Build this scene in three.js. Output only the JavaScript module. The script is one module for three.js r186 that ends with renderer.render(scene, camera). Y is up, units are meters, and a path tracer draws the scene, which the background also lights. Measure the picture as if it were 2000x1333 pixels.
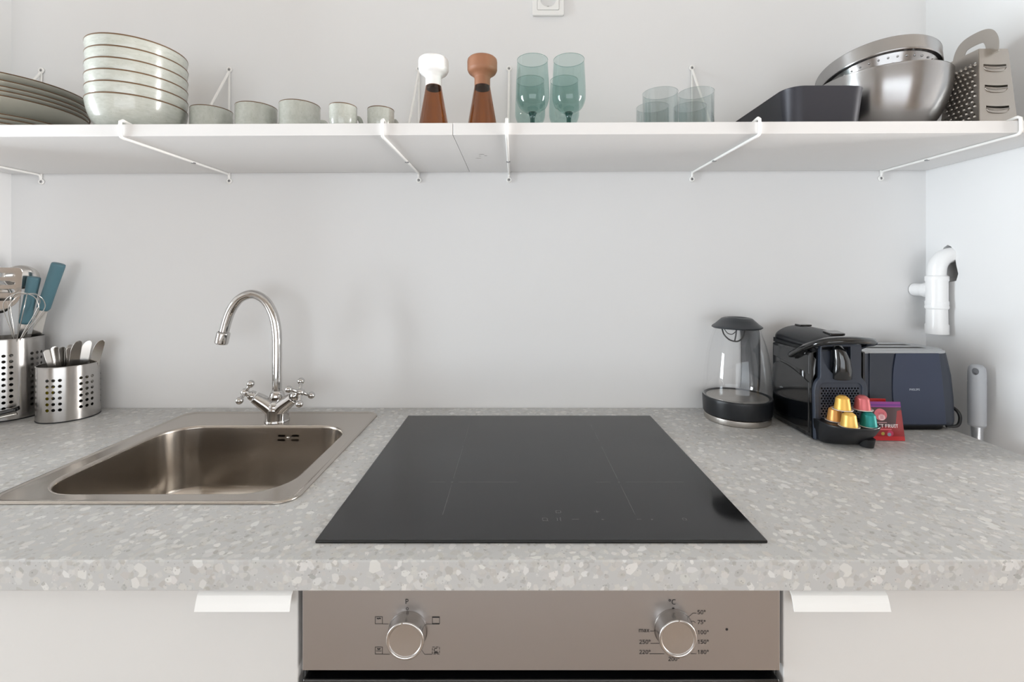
import * as THREE from 'three';
import { RoundedBoxGeometry } from 'three/addons/geometries/RoundedBoxGeometry.js';
import { mergeGeometries } from 'three/addons/utils/BufferGeometryUtils.js';
import { Brush, Evaluator, SUBTRACTION } from 'three-bvh-csg';
import { RectAreaLightUniformsLib } from 'three/addons/lights/RectAreaLightUniformsLib.js';

// ---------------------------------------------------------------- camera, light, exposure
const scene = new THREE.Scene();
const renderer = new THREE.WebGLRenderer({ antialias: true });
renderer.toneMapping = THREE.LinearToneMapping;
renderer.toneMappingExposure = 1.0;
renderer.shadowMap.enabled = true;
RectAreaLightUniformsLib.init();

// level 16 mm shift lens: eye 1.252 m high, 1.19 m from the kitchen wall
const camera = new THREE.PerspectiveCamera(2 * Math.atan(666.5 / 899) * 180 / Math.PI, 2000 / 1333, 0.02, 60);
camera.position.set(0, 1.252, 1.19);
camera.lookAt(0, 1.252, 0);
camera.setViewOffset(2000, 1333, -6, 135.5, 2000, 1333);

scene.background = new THREE.Color(0.80, 0.90, 1.0);   // overcast sky outside the windows
scene.backgroundIntensity = 1.2;

// daylight through the window on the left and the narrow one on the right; the dim doors behind the photographer are added fill
const ROOM = { x0: -3.3, x1: 3.3, z1: 4.4, h: 3.2 };
const WIN = {
  left: { z0: 0.50, z1: 1.30, y0: 0.30, y1: 1.80, color: [0.86, 0.94, 1.0], power: 35 },
  right: { z0: 0.50, z1: 0.95, y0: 0.30, y1: 1.80, color: [1.0, 0.98, 0.965], power: 66 },
  front: { x0: -1.9, x1: 1.7, y0: 0.05, y1: 1.65, color: [0.94, 0.97, 1.0], power: 2.3 },  // unseen doors, added to fill the lower wall with frontal light
};
function areaLight(name, color, power, w, h, pos, target) {
  const l = new THREE.RectAreaLight(new THREE.Color().setRGB(...color), power, w, h);
  l.name = name; l.position.set(...pos); l.lookAt(...target); scene.add(l);
  return l;
}
{
  const L = WIN.left, R = WIN.right, F = WIN.front;
  const mid = (a, b) => (a + b) / 2;
  areaLight('window_daylight', L.color, L.power, L.z1 - L.z0, L.y1 - L.y0, [ROOM.x0 + 0.02, mid(L.y0, L.y1), mid(L.z0, L.z1)], [0, mid(L.y0, L.y1), mid(L.z0, L.z1)]);
  areaLight('window_daylight_001', R.color, R.power, R.z1 - R.z0, R.y1 - R.y0, [ROOM.x1 - 0.02, mid(R.y0, R.y1), mid(R.z0, R.z1)], [0, mid(R.y0, R.y1), mid(R.z0, R.z1)]);
  areaLight('window_daylight_002', F.color, F.power, F.x1 - F.x0, F.y1 - F.y0, [mid(F.x0, F.x1), mid(F.y0, F.y1), ROOM.z1 - 0.02], [mid(F.x0, F.x1), mid(F.y0, F.y1), 0]);  // added frontal fill light
}

// ---------------------------------------------------------------- helpers
let seed = 20240611;
const rnd = () => { seed = (seed + 0x6d2b79f5) | 0; let t = Math.imul(seed ^ (seed >>> 15), 1 | seed); t = (t + Math.imul(t ^ (t >>> 7), 61 | t)) ^ t; return ((t ^ (t >>> 14)) >>> 0) / 4294967296; };
const rr = (a, b) => a + (b - a) * rnd();
const V2 = (x, y) => new THREE.Vector2(x, y), V3 = (x, y, z) => new THREE.Vector3(x, y, z);
const { PI, sin, cos } = Math;
const std = (hex, roughness = 0.5, metalness = 0, extra = {}) => new THREE.MeshStandardMaterial({ color: hex, roughness, metalness, ...extra });
const phy = (o) => new THREE.MeshPhysicalMaterial(o);

const taken = new Map();
function numbered(n) { const k = taken.get(n) ?? 0; taken.set(n, k + 1); return k ? n + '_' + String(k).padStart(3, '0') : n; }
function thing(name, label, category, [x, y, z] = [0, 0, 0], group, turn = 0) {
  const g = new THREE.Group(); g.name = numbered(name); g.position.set(x, y, z); g.rotation.y = turn;
  g.userData = { label, category }; if (group) g.userData.group = group;
  scene.add(g); return g;
}
function part(name, geo, mat, parent, label) {
  const m = new THREE.Mesh(Array.isArray(geo) ? (geo.length > 1 ? join(geo) : geo[0]) : geo, mat);
  m.name = name; if (label) m.userData.label = label; parent.add(m); return m;
}
function solo(name, geo, mat, label, category, group) {
  const m = new THREE.Mesh(Array.isArray(geo) ? join(geo) : geo, mat);
  m.name = numbered(name); m.userData = { label, category }; if (group) m.userData.group = group; scene.add(m); return m;
}
function struct(name, geo, mat, label) {
  const m = new THREE.Mesh(Array.isArray(geo) ? join(geo) : geo, mat);
  m.name = name; m.userData = { kind: 'structure', label, category: name.split('_')[0] }; scene.add(m); return m;
}
function copyOf(src, [x, y, z], turn, label) {
  const c = src.clone(); c.name = numbered(src.name.replace(/_\d{3}$/, '')); c.position.set(x, y, z); c.rotation.y = turn;
  c.userData = { ...src.userData, label }; scene.add(c); return c;
}
function join(list) {
  const gs = list.map((g) => { const q = g.index ? g.toNonIndexed() : g.clone(); for (const k of Object.keys(q.attributes)) if (!['position', 'normal', 'uv'].includes(k)) q.deleteAttribute(k); if (!q.attributes.uv) q.setAttribute('uv', new THREE.BufferAttribute(new Float32Array(q.attributes.position.count * 2), 2)); return q; });
  return mergeGeometries(gs, false);
}
const at = (g, x, y, z) => g.translate(x, y, z);
const box = (x0, x1, y0, y1, z0, z1, r = 0) => at(r ? new RoundedBoxGeometry(x1 - x0, y1 - y0, z1 - z0, 2, r) : new THREE.BoxGeometry(x1 - x0, y1 - y0, z1 - z0), (x0 + x1) / 2, (y0 + y1) / 2, (z0 + z1) / 2);
const cyl = (r0, r1, h, seg = 24) => new THREE.CylinderGeometry(r1, r0, h, seg);     // r0 bottom, r1 top
const lathe = (pts, seg = 64) => new THREE.LatheGeometry(pts.map(([r, y]) => V2(Math.max(r, 1e-5), y)), seg);
function smoothProfile(pts, n = 40) { const c = new THREE.SplineCurve(pts.map(([a, b]) => V2(a, b))); return c.getPoints(n).map((p) => [p.x, p.y]); }
// wire through points with rounded corners
function wirePath(pts, r) {
  const p = pts.map((q) => V3(...q)), path = new THREE.CurvePath();
  let a = p[0];
  for (let i = 1; i < p.length - 1; i++) {
    const d0 = p[i - 1].clone().sub(p[i]), d1 = p[i + 1].clone().sub(p[i]);
    const k = Math.min(r, d0.length() * 0.48, d1.length() * 0.48);
    const s = p[i].clone().addScaledVector(d0.normalize(), k), e = p[i].clone().addScaledVector(d1.normalize(), k);
    path.add(new THREE.LineCurve3(a, s)); path.add(new THREE.QuadraticBezierCurve3(s, p[i], e)); a = e;
  }
  path.add(new THREE.LineCurve3(a, p[p.length - 1]));
  return path;
}
// tube along any curve with parallel-carried frames and closed ends; profile = list of [a, b] or a radius
function sweep(curve, profile, n, { up, taper, closed } = {}) {
  const prof = typeof profile === 'number' ? Array.from({ length: 12 }, (_, i) => [profile * cos(i / 12 * 2 * PI), profile * sin(i / 12 * 2 * PI)]) : profile;
  const m = prof.length, pos = [], uv = [], idx = [];
  let nrm = up ? V3(...up) : null;
  const pts = [], tans = [];
  for (let i = 0; i <= n; i++) { pts.push(curve.getPoint(i / n)); tans.push(curve.getTangent(i / n).normalize()); }
  if (!nrm) { nrm = Math.abs(tans[0].y) < 0.9 ? V3(0, 1, 0) : V3(1, 0, 0); }
  for (let i = 0; i <= n; i++) {
    const t = tans[i], side = V3().crossVectors(t, nrm).normalize(), u = V3().crossVectors(side, t).normalize();
    if (!up) nrm = u;
    const k = taper ? taper(i / n) : 1;
    for (let j = 0; j < m; j++) { const q = pts[i].clone().addScaledVector(side, prof[j][0] * k).addScaledVector(u, prof[j][1] * k); pos.push(q.x, q.y, q.z); uv.push(j / m, i / n); }
  }
  for (let i = 0; i < n; i++) for (let j = 0; j < m; j++) { const a = i * m + j, b = i * m + (j + 1) % m, c = a + m, d = b + m; idx.push(a, b, c, b, d, c); }
  if (!closed) for (const [row, flip] of [[0, 1], [n, 0]]) {
    const c = pos.length / 3; pos.push(pts[row].x, pts[row].y, pts[row].z); uv.push(0, 0);
    for (let j = 0; j < m; j++) { const a = row * m + j, b = row * m + (j + 1) % m; flip ? idx.push(c, b, a) : idx.push(c, a, b); }
  }
  const g = new THREE.BufferGeometry();
  g.setAttribute('position', new THREE.Float32BufferAttribute(pos, 3)); g.setAttribute('uv', new THREE.Float32BufferAttribute(uv, 2)); g.setIndex(idx); g.computeVertexNormals();
  return g;
}
const wire = (pts, r, corner = 0.01, n = 60) => sweep(wirePath(pts, corner), r, n);
const curveTube = (pts, r, n = 48, opt) => sweep(new THREE.CatmullRomCurve3(pts.map((p) => V3(...p))), r, n, opt);
// closed rings of equal length joined by a skin; ring = [Vector3...] counter-clockwise from above, listed from the bottom up
function loft(rings, { bottom, top } = {}) {
  const m = rings[0].length, pos = [], uv = [], idx = [];
  rings.forEach((r, i) => r.forEach((p, j) => { pos.push(p.x, p.y, p.z); uv.push(j / m, i / rings.length); }));
  for (let i = 0; i < rings.length - 1; i++) for (let j = 0; j < m; j++) { const a = i * m + j, b = i * m + (j + 1) % m, c = a + m, d = b + m; idx.push(a, b, d, a, d, c); }
  const cap = (row, flip) => {
    const c = pos.length / 3, q = rings[row].reduce((s, p) => s.add(p), V3()).divideScalar(m); pos.push(q.x, q.y, q.z); uv.push(0.5, 0.5);
    for (let j = 0; j < m; j++) { const a = row * m + j, b = row * m + (j + 1) % m; flip ? idx.push(c, b, a) : idx.push(c, a, b); }
  };
  if (bottom) cap(0, true); if (top) cap(rings.length - 1, false);
  const g = new THREE.BufferGeometry();
  g.setAttribute('position', new THREE.Float32BufferAttribute(pos, 3)); g.setAttribute('uv', new THREE.Float32BufferAttribute(uv, 2)); g.setIndex(idx); g.computeVertexNormals();
  return g;
}
// rounded rectangle ring in the xz plane
function rring(cx, cz, hx, hz, r, y, n = 10, s = 4) {
  const out = [], c = [[hx - r, -(hz - r), 0], [-(hx - r), -(hz - r), 1], [-(hx - r), hz - r, 2], [hx - r, hz - r, 3]];
  // go counter-clockwise seen from above (x right, z towards viewer): start at right side going to the back
  for (let k = 0; k < 4; k++) {
    const [ox, oz, q] = c[k];
    for (let i = 0; i <= n; i++) { const a = (q + i / n) * PI / 2; out.push(V3(cx + ox + r * cos(a), y, cz + oz - r * sin(a))); }
    const last = out[out.length - 1], [nx, nz, nq] = c[(k + 1) % 4], a1 = nq * PI / 2, nxt = V3(cx + nx + r * cos(a1), y, cz + nz - r * sin(a1));
    for (let i = 1; i < s; i++) out.push(last.clone().lerp(nxt, i / s));
  }
  return out;
}
function rrShape(w, h, r, x = 0, y = 0, path = new THREE.Shape()) {
  const a = x - w / 2, b = x + w / 2, c = y - h / 2, d = y + h / 2;
  path.moveTo(a + r, c); path.lineTo(b - r, c); path.absarc(b - r, c + r, r, -PI / 2, 0, false); path.lineTo(b, d - r); path.absarc(b - r, d - r, r, 0, PI / 2, false);
  path.lineTo(a + r, d); path.absarc(a + r, d - r, r, PI / 2, PI, false); path.lineTo(a, c + r); path.absarc(a + r, c + r, r, PI, 1.5 * PI, false);
  return path;
}
const extrude = (shape, depth, bevel = 0, seg = 12) => new THREE.ExtrudeGeometry(shape, { depth: depth - 2 * bevel, bevelEnabled: bevel > 0, bevelSize: bevel, bevelThickness: bevel, bevelOffset: -bevel, bevelSegments: 2, curveSegments: seg }).translate(0, 0, bevel);
// uv in metres by the way a face points
function metricUV(g, scale = 1, ox = 0, oy = 0) {
  const q = g.index ? g.toNonIndexed() : g, p = q.attributes.position, uv = new Float32Array(p.count * 2), a = V3(), b = V3(), c = V3();
  for (let i = 0; i < p.count; i += 3) {
    a.fromBufferAttribute(p, i); b.fromBufferAttribute(p, i + 1); c.fromBufferAttribute(p, i + 2);
    const n = b.clone().sub(a).cross(c.clone().sub(a)), ax = Math.abs(n.x), ay = Math.abs(n.y), az = Math.abs(n.z);
    [a, b, c].forEach((v, k) => { const w = ay >= ax && ay >= az ? [v.x, -v.z] : az >= ax ? [v.x, v.y] : [v.z, v.y]; uv[(i + k) * 2] = w[0] / scale + ox; uv[(i + k) * 2 + 1] = w[1] / scale + oy; });
  }
  q.setAttribute('uv', new THREE.BufferAttribute(uv, 2)); return q;
}
function canvasTex(w, h, draw, srgb = true) {
  const c = document.createElement('canvas'); c.width = w; c.height = h; draw(c.getContext('2d'), w, h);
  const t = new THREE.CanvasTexture(c); if (srgb) t.colorSpace = THREE.SRGBColorSpace; t.wrapS = t.wrapT = THREE.RepeatWrapping; return t;
}
function noiseTex(w, h, f, srgb = false) {
  const d = new Uint8Array(w * h * 4);
  for (let y = 0; y < h; y++) for (let x = 0; x < w; x++) { const v = f(x, y), o = (y * w + x) * 4; const a = Array.isArray(v) ? v : [v, v, v]; for (let c = 0; c < 3; c++) d[o + c] = Math.max(0, Math.min(255, a[c])); d[o + 3] = 255; }
  const t = new THREE.DataTexture(d, w, h); t.magFilter = THREE.LinearFilter; t.minFilter = THREE.LinearFilter; t.wrapS = t.wrapT = THREE.RepeatWrapping; if (srgb) t.colorSpace = THREE.SRGBColorSpace; t.needsUpdate = true; return t;
}
function lattice(n) { const a = new Float32Array(n * n).map(() => rnd()); return (x, y) => { const xi = Math.floor(x), yi = Math.floor(y), fx = x - xi, fy = y - yi, s = fx * fx * (3 - 2 * fx), t = fy * fy * (3 - 2 * fy), g = (i, j) => a[((j % n + n) % n) * n + ((i % n + n) % n)]; return (g(xi, yi) * (1 - s) + g(xi + 1, yi) * s) * (1 - t) + (g(xi, yi + 1) * (1 - s) + g(xi + 1, yi + 1) * s) * t; }; }

function cut(geo, tools) {                                // boolean difference
  const ev = new Evaluator(); ev.attributes = ['position', 'normal', 'uv'];
  let a = new Brush(geo); a.updateMatrixWorld();
  for (const t of tools) { const b = new Brush(t); b.updateMatrixWorld(); a = ev.evaluate(a, b, SUBTRACTION); a.updateMatrixWorld(); }
  const g = a.geometry; g.clearGroups(); return g;
}
// ---------------------------------------------------------------- materials
const plasterBump = (() => { const a = lattice(64), b = lattice(16); return noiseTex(512, 512, (x, y) => 110 + 90 * a(x / 8, y / 8) + 50 * b(x / 32, y / 32)); })();
const M = {};
M.wall = std(0xe7e7e7, 0.9, 0, { bumpMap: plasterBump, bumpScale: 0.0006 });
M.wallFar = std(0xe7e7e7, 0.9);
M.ceiling = std(0xb9b4ad, 0.95);
const terrazzo = canvasTex(2048, 2048, (g, w, h) => {
  g.fillStyle = '#bdbdbc'; g.fillRect(0, 0, w, h);
  const chip = (x, y, r, fill, ragged) => {
    const n = 5 + Math.floor(rnd() * 4), a0 = rnd() * 6.28, el = rr(0.55, 1), rot = rnd() * 3.14, pts = [];
    for (let i = 0; i < n; i++) { const a = a0 + i / n * 6.283 + rr(-0.25, 0.25), q = r * rr(1 - ragged, 1), px = cos(a) * q, py = sin(a) * q * el; pts.push([px * cos(rot) - py * sin(rot), px * sin(rot) + py * cos(rot)]); }
    for (const dx of [-w, 0, w]) for (const dy of [-h, 0, h]) {
      if (x + dx < -80 || x + dx > w + 80 || y + dy < -80 || y + dy > h + 80) continue;
      g.beginPath(); pts.forEach(([a, b], i) => (i ? g.lineTo(x + dx + a, y + dy + b) : g.moveTo(x + dx + a, y + dy + b))); g.closePath(); g.fillStyle = fill; g.fill();
    }
  };
  const tone = (v, a = 1, warm = 0) => `rgba(${Math.round(v + warm)},${Math.round(v)},${Math.round(v - 2 - warm)},${a})`;
  for (let i = 0; i < 7000; i++) chip(rnd() * w, rnd() * h, rr(6, 20), tone(rr(170, 200), 0.7, rr(0, 4)), 0.45);
  for (let i = 0; i < 4200; i++) chip(rnd() * w, rnd() * h, rr(6, 20), tone(rr(186, 205), 0.75, rr(0, 3)), 0.45);
  for (let i = 0; i < 1500; i++) chip(rnd() * w, rnd() * h, rr(8, 24), tone(rr(203, 219), 0.86, rr(0, 2)), 0.45);
  for (let i = 0; i < 900; i++) chip(rnd() * w, rnd() * h, rr(4, 13), tone(rr(150, 170), 0.6, rr(0, 4)), 0.5);
  for (let i = 0; i < 9000; i++) chip(rnd() * w, rnd() * h, rr(1.2, 3.6), tone(rnd() < 0.6 ? rr(125, 158) : rr(204, 222), 0.6), 0.5);
});
terrazzo.anisotropy = 8;
M.terrazzo = phy({ map: terrazzo, roughness: 0.42, specularIntensity: 0.6 });
M.white = std(0xd6d5d3, 0.45);                       // foil cabinet fronts
M.whiteGloss = std(0xefefed, 0.35);
M.shelf = std(0xe2e1e0, 0.4);
M.wireWhite = std(0xf2f1ee, 0.35);
const brush = (() => { const a = lattice(256); return noiseTex(512, 512, (x, y) => 118 + 40 * a(x / 64, y / 1.5) + 50 * a(x / 30 + 77, y)); })();
const brushOval = brush.clone(); brushOval.repeat.set(3, 3);
M.steel = phy({ color: 0xbdb8b2, metalness: 1, roughness: 0.34, bumpMap: brush, bumpScale: 0.00003 });
M.sinkSteel = phy({ color: 0xbdb6ae, metalness: 1, roughness: 0.23 });
M.panelSteel = phy({ color: 0xb3b0af, metalness: 1, roughness: 0.33, bumpMap: brush, bumpScale: 0.00002 });
M.bowlSteel = phy({ color: 0xb0afaf, metalness: 1, roughness: 0.27, anisotropy: 0.75, anisotropyRotation: Math.PI / 2 });
M.holderSteel = phy({ color: 0xbab7b4, metalness: 1, roughness: 0.25, anisotropy: 0.6, anisotropyRotation: Math.PI / 2 });
M.cutlery = std(0xcfccc8, 0.16, 1);
M.chrome = std(0xcac8c6, 0.06, 1);
M.knob = std(0xc3c0be, 0.22, 1);
M.hob = phy({ color: 0x0d0d0e, roughness: 0.09, ior: 1.52, specularIntensity: 1 });
M.blackGloss = phy({ color: 0x0b0c0e, roughness: 0.12, clearcoat: 0.6, clearcoatRoughness: 0.08 });
M.blackSatin = std(0x15171b, 0.38);
M.blackMatte = std(0x131416, 0.6);
M.dark = std(0x050506, 0.8);
M.navy = std(0x343a46, 0.42);
M.navyPanel = std(0x374056, 0.5);
const glazeMap = (() => { const a = lattice(64), b = lattice(128), c = lattice(256); return noiseTex(512, 512, (x, y) => { const n = a(x / 8, y / 8) * 10 + b(x / 4, y / 4) * 6 - 8, s = c(x / 2, y / 2) > 0.965 ? -26 : 0; return [190 + n + s, 193 + n + s, 185 + n * 1.1 + s]; }, true); })();
M.glaze = phy({ map: glazeMap, roughness: 0.2, clearcoat: 0.35, clearcoatRoughness: 0.05 });
M.plateGlaze = phy({ color: 0xc6c5ba, roughness: 0.25, clearcoat: 0.3, clearcoatRoughness: 0.08 });
M.brownRim = std(0x6b5138, 0.4);
M.amber = phy({ color: 0xc3966f, transmission: 1, thickness: 0, roughness: 0.03, ior: 1.5 });
M.tealGlass = phy({ color: 0xd9e7e5, transmission: 1, thickness: 0, roughness: 0.0, ior: 1.5 });
M.tealStem = phy({ color: 0x7fb0ac, transmission: 1, thickness: 0, roughness: 0.02, ior: 1.5 });
M.smokeGlass = phy({ color: 0xf0f3f3, transmission: 1, thickness: 0, roughness: 0.0, ior: 1.5 });
M.clearGlass = phy({ color: 0xffffff, transmission: 1, thickness: 0, roughness: 0.0, ior: 1.5 });
M.capWhite = std(0xf3f3f2, 0.5);
M.capTan = std(0x9a6a4e, 0.55);
M.tin = std(0x34343b, 0.42, 0.25);
M.pvc = std(0xf3f3f3, 0.3);
M.greyPlastic = std(0xaeb1b6, 0.45);
M.alu = std(0xd5d8dd, 0.22, 1);
M.teal = std(0x4b6f7a, 0.5);
M.toasterTop = std(0xb3b6b9, 0.32, 0.3);
M.toasterWell = std(0x8e8e90, 0.4, 0.8);
M.lidGrey = std(0x2f3236, 0.38);
M.screw = std(0x8f8f90, 0.35, 1);

// ---------------------------------------------------------------- the room
const NX0 = -1.3025, NX1 = 1.062, ND = 0.36;          // the niche: left side, right side, depth of its side walls
struct('wall_back', box(NX0 - 0.2, NX1 + 0.3, 0, ROOM.h, -0.16, 0), M.wall, 'white painted wall behind the shelf and worktop');
struct('wall_left', box(ROOM.x0 - 0.12, NX0, 0, ROOM.h, -0.16, ND), M.wall, 'white side wall left of the worktop');
{
  // right side wall with the ragged hole where the drain pipe enters; shape lies in (z, y)
  const s = new THREE.Shape(); s.moveTo(0, 0); s.lineTo(ND, 0); s.lineTo(ND, ROOM.h); s.lineTo(0, ROOM.h); s.closePath();
  const h = new THREE.Path();
  [[0.044, 1.262], [0.050, 1.236], [0.062, 1.226], [0.082, 1.230], [0.087, 1.247], [0.082, 1.268], [0.079, 1.288], [0.0755, 1.302], [0.069, 1.313], [0.060, 1.318], [0.050, 1.312], [0.043, 1.300], [0.041, 1.281]].forEach(([a, b], i) => (i ? h.lineTo(a, b) : h.moveTo(a, b)));
  h.closePath(); s.holes.push(h);
  const g = metricUV(new THREE.ExtrudeGeometry(s, { depth: 0.09, bevelEnabled: false }).rotateY(-PI / 2).translate(0.09 + NX1, 0, 0));
  const w = struct('wall_right', g, M.wall, 'white side wall right of the worktop with a ragged pipe hole');
  part('pipe_chase', box(NX1 + 0.088, NX1 + 0.1, 1.18, 1.36, 0.005, 0.13), std(0x3a2a1e, 0.95), w, 'bare brown masonry inside the hole');
  struct('wall_right_return', box(NX1 + 0.1, ROOM.x1 + 0.12, 0, ROOM.h, -0.16, ND), M.wallFar, 'white wall beside the kitchen niche on the right');
}
const planks = canvasTex(1024, 1024, (g, w, h) => {
  for (let r = 0; r < 8; r++) for (let k = 0; k < 2; k++) {
    const v = rr(-14, 14), x0 = k * w / 2 + (r % 2) * w / 4;
    g.fillStyle = `rgb(${152 + v},${138 + v},${125 + v})`; g.fillRect(x0 % w, r * 128, w / 2, 126); g.fillRect(x0 % w - w, r * 128, w / 2, 126);
  }
  for (let i = 0; i < 2600; i++) { g.fillStyle = `rgba(${rr(80, 120)},${rr(55, 80)},${rr(30, 55)},0.16)`; g.fillRect(rnd() * w, rnd() * h, rr(40, 240), rr(1, 3)); }
});
struct('floor', metricUV(box(ROOM.x0 - 0.12, ROOM.x1 + 0.12, -0.12, 0, -0.16, ROOM.z1 + 0.12), 1.1), std(0xffffff, 0.45, 0, { map: planks }), 'oak plank floor');
struct('ceiling', box(ROOM.x0 - 0.12, ROOM.x1 + 0.12, ROOM.h, ROOM.h + 0.12, -0.16, ROOM.z1 + 0.12), M.ceiling, 'white ceiling');
function sideWall(name, x, out, W, label) {              // wall across x with one window opening
  const a = Math.min(x, x + out), b = Math.max(x, x + out), z0 = ND, z1 = ROOM.z1 + 0.12;
  struct(name, [box(a, b, 0, ROOM.h, z0, W.z0), box(a, b, 0, ROOM.h, W.z1, z1), box(a, b, 0, W.y0, W.z0, W.z1), box(a, b, W.y1, ROOM.h, W.z0, W.z1)], M.wallFar, label);
}
sideWall('wall_room_left', ROOM.x0, -0.12, WIN.left, 'white room wall with a wide window on the left');
sideWall('wall_room_right', ROOM.x1, 0.12, WIN.right, 'white room wall with a window on the right');
{
  const F = WIN.front, z0 = ROOM.z1, z1 = z0 + 0.12;
  struct('wall_front', [box(ROOM.x0 - 0.12, F.x0, 0, ROOM.h, z0, z1), box(F.x1, ROOM.x1 + 0.12, 0, ROOM.h, z0, z1), box(F.x0, F.x1, 0, F.y0, z0, z1), box(F.x0, F.x1, F.y1, ROOM.h, z0, z1)], std(0xaaa096, 0.9), 'beige wall behind the photographer');
}
function windowUnit(name, w, h, pos, turn, label) {
  const f = 0.05, g = new THREE.Group(); g.name = name; g.position.set(...pos); g.rotation.y = turn; g.userData = { kind: 'structure', label, category: 'window' }; scene.add(g);
  part('window_frame', [box(-w / 2, w / 2, -h / 2, -h / 2 + f, -0.03, 0.03), box(-w / 2, w / 2, h / 2 - f, h / 2, -0.03, 0.03), box(-w / 2, -w / 2 + f, -h / 2, h / 2, -0.03, 0.03), box(w / 2 - f, w / 2, -h / 2, h / 2, -0.03, 0.03), box(-0.025, 0.025, -h / 2, h / 2, -0.03, 0.03)], M.whiteGloss, g);
  for (const s of [-1, 1]) part('pane', box(s < 0 ? -w / 2 + f : 0.025, s < 0 ? -0.025 : w / 2 - f, -h / 2 + f, h / 2 - f, -0.003, 0.003), M.clearGlass, g);
}
{
  const L = WIN.left, R = WIN.right, F = WIN.front;
  windowUnit('window_3', F.x1 - F.x0, F.y1 - F.y0, [(F.x0 + F.x1) / 2, (F.y0 + F.y1) / 2, ROOM.z1 + 0.06], 0, 'white framed glazed doors added behind the photographer for frontal fill light');
  windowUnit('window_1', L.z1 - L.z0, L.y1 - L.y0, [ROOM.x0 - 0.06, (L.y0 + L.y1) / 2, (L.z0 + L.z1) / 2], PI / 2, 'white framed window in the left room wall');
  windowUnit('window_2', R.z1 - R.z0, R.y1 - R.y0, [ROOM.x1 + 0.06, (R.y0 + R.y1) / 2, (R.z0 + R.z1) / 2], PI / 2, 'white framed window in the right room wall');
}

// ---------------------------------------------------------------- worktop, cabinets, oven, hob, sink
const WT = 0.900, WX1 = 0.974, WF = 0.629;
const SINK = { x0: -0.812, x1: -0.335, z0: 0.044, z1: 0.496, bx0: -0.772, bx1: -0.372, bz0: 0.143, bz1: 0.464 };
{
  const s = new THREE.Shape(); s.moveTo(NX0, 0); s.lineTo(WX1, 0); s.lineTo(WX1, -WF); s.lineTo(NX0, -WF); s.closePath();
  const h = new THREE.Path(); rrShape(SINK.x1 - SINK.x0 - 0.03, SINK.z1 - SINK.z0 - 0.03, 0.04, (SINK.x0 + SINK.x1) / 2, -(SINK.z0 + SINK.z1) / 2, h); s.holes.push(h);
  const g = new THREE.ExtrudeGeometry(s, { depth: 0.034, bevelEnabled: true, bevelSize: 0.002, bevelThickness: 0.002, bevelOffset: -0.002, bevelSegments: 3, curveSegments: 8 }).rotateX(-PI / 2).translate(0, WT - 0.036, 0);
  solo('worktop', metricUV(g, 0.86), M.terrazzo, 'grey terrazzo-patterned worktop running along the white wall', 'worktop');
}
function cabinet(name, x0, x1, handleX0, handleX1, label) {
  const t = thing(name, label, 'cabinet', [(x0 + x1) / 2, 0, 0]), w = (x1 - x0) / 2 - 0.0015, top = 0.858;
  part('carcass', [box(-w, -w + 0.016, 0.1, 0.86, 0.04, 0.592), box(w - 0.016, w, 0.1, 0.86, 0.04, 0.592), box(-w, w, 0.1, 0.116, 0.04, 0.592), box(-w, w, 0.1, 0.7, 0.02, 0.036)], M.white, t);
  part('plinth', box(-w, w, 0, 0.1, 0.52, 0.536), M.white, t);
  const d = part('door', box(-w, w, 0.106, top, 0.594, 0.612, 0.0015), M.white, t);
  if (handleX0 !== undefined) {
    // edge pull: a folded white lip hung over the top of the door, curling outwards
    const prof = [[0.5935, 0.8585], [0.5935, 0.8600], [0.616, 0.8600], [0.6215, 0.8588], [0.6255, 0.8545], [0.6285, 0.8470], [0.6310, 0.8385], [0.6297, 0.8380], [0.6270, 0.8468], [0.6240, 0.8535], [0.6205, 0.8573], [0.616, 0.8585]];
    const s = new THREE.Shape(); prof.forEach(([z, y], i) => (i ? s.lineTo(z, y) : s.moveTo(z, y)));
    const len = handleX1 - handleX0;
    part('handle', new THREE.ExtrudeGeometry(s, { depth: len, bevelEnabled: false }).rotateY(-PI / 2).translate(handleX1 - (x0 + x1) / 2, 0, 0), M.whiteGloss, d, 'white curved edge pull on the door top');
  }
  return t;
}
cabinet('base_cabinet', -0.871, -0.271, -0.390, -0.2745, 'white base cabinet under the sink with an edge pull at its right corner');
cabinet('base_cabinet', -1.3015, -0.874, undefined, undefined, 'white corner base cabinet below the utensil holders');
cabinet('base_cabinet', 0.3355, 0.9355, 0.3395, 0.457, 'white base cabinet right of the oven with an edge pull');
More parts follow.
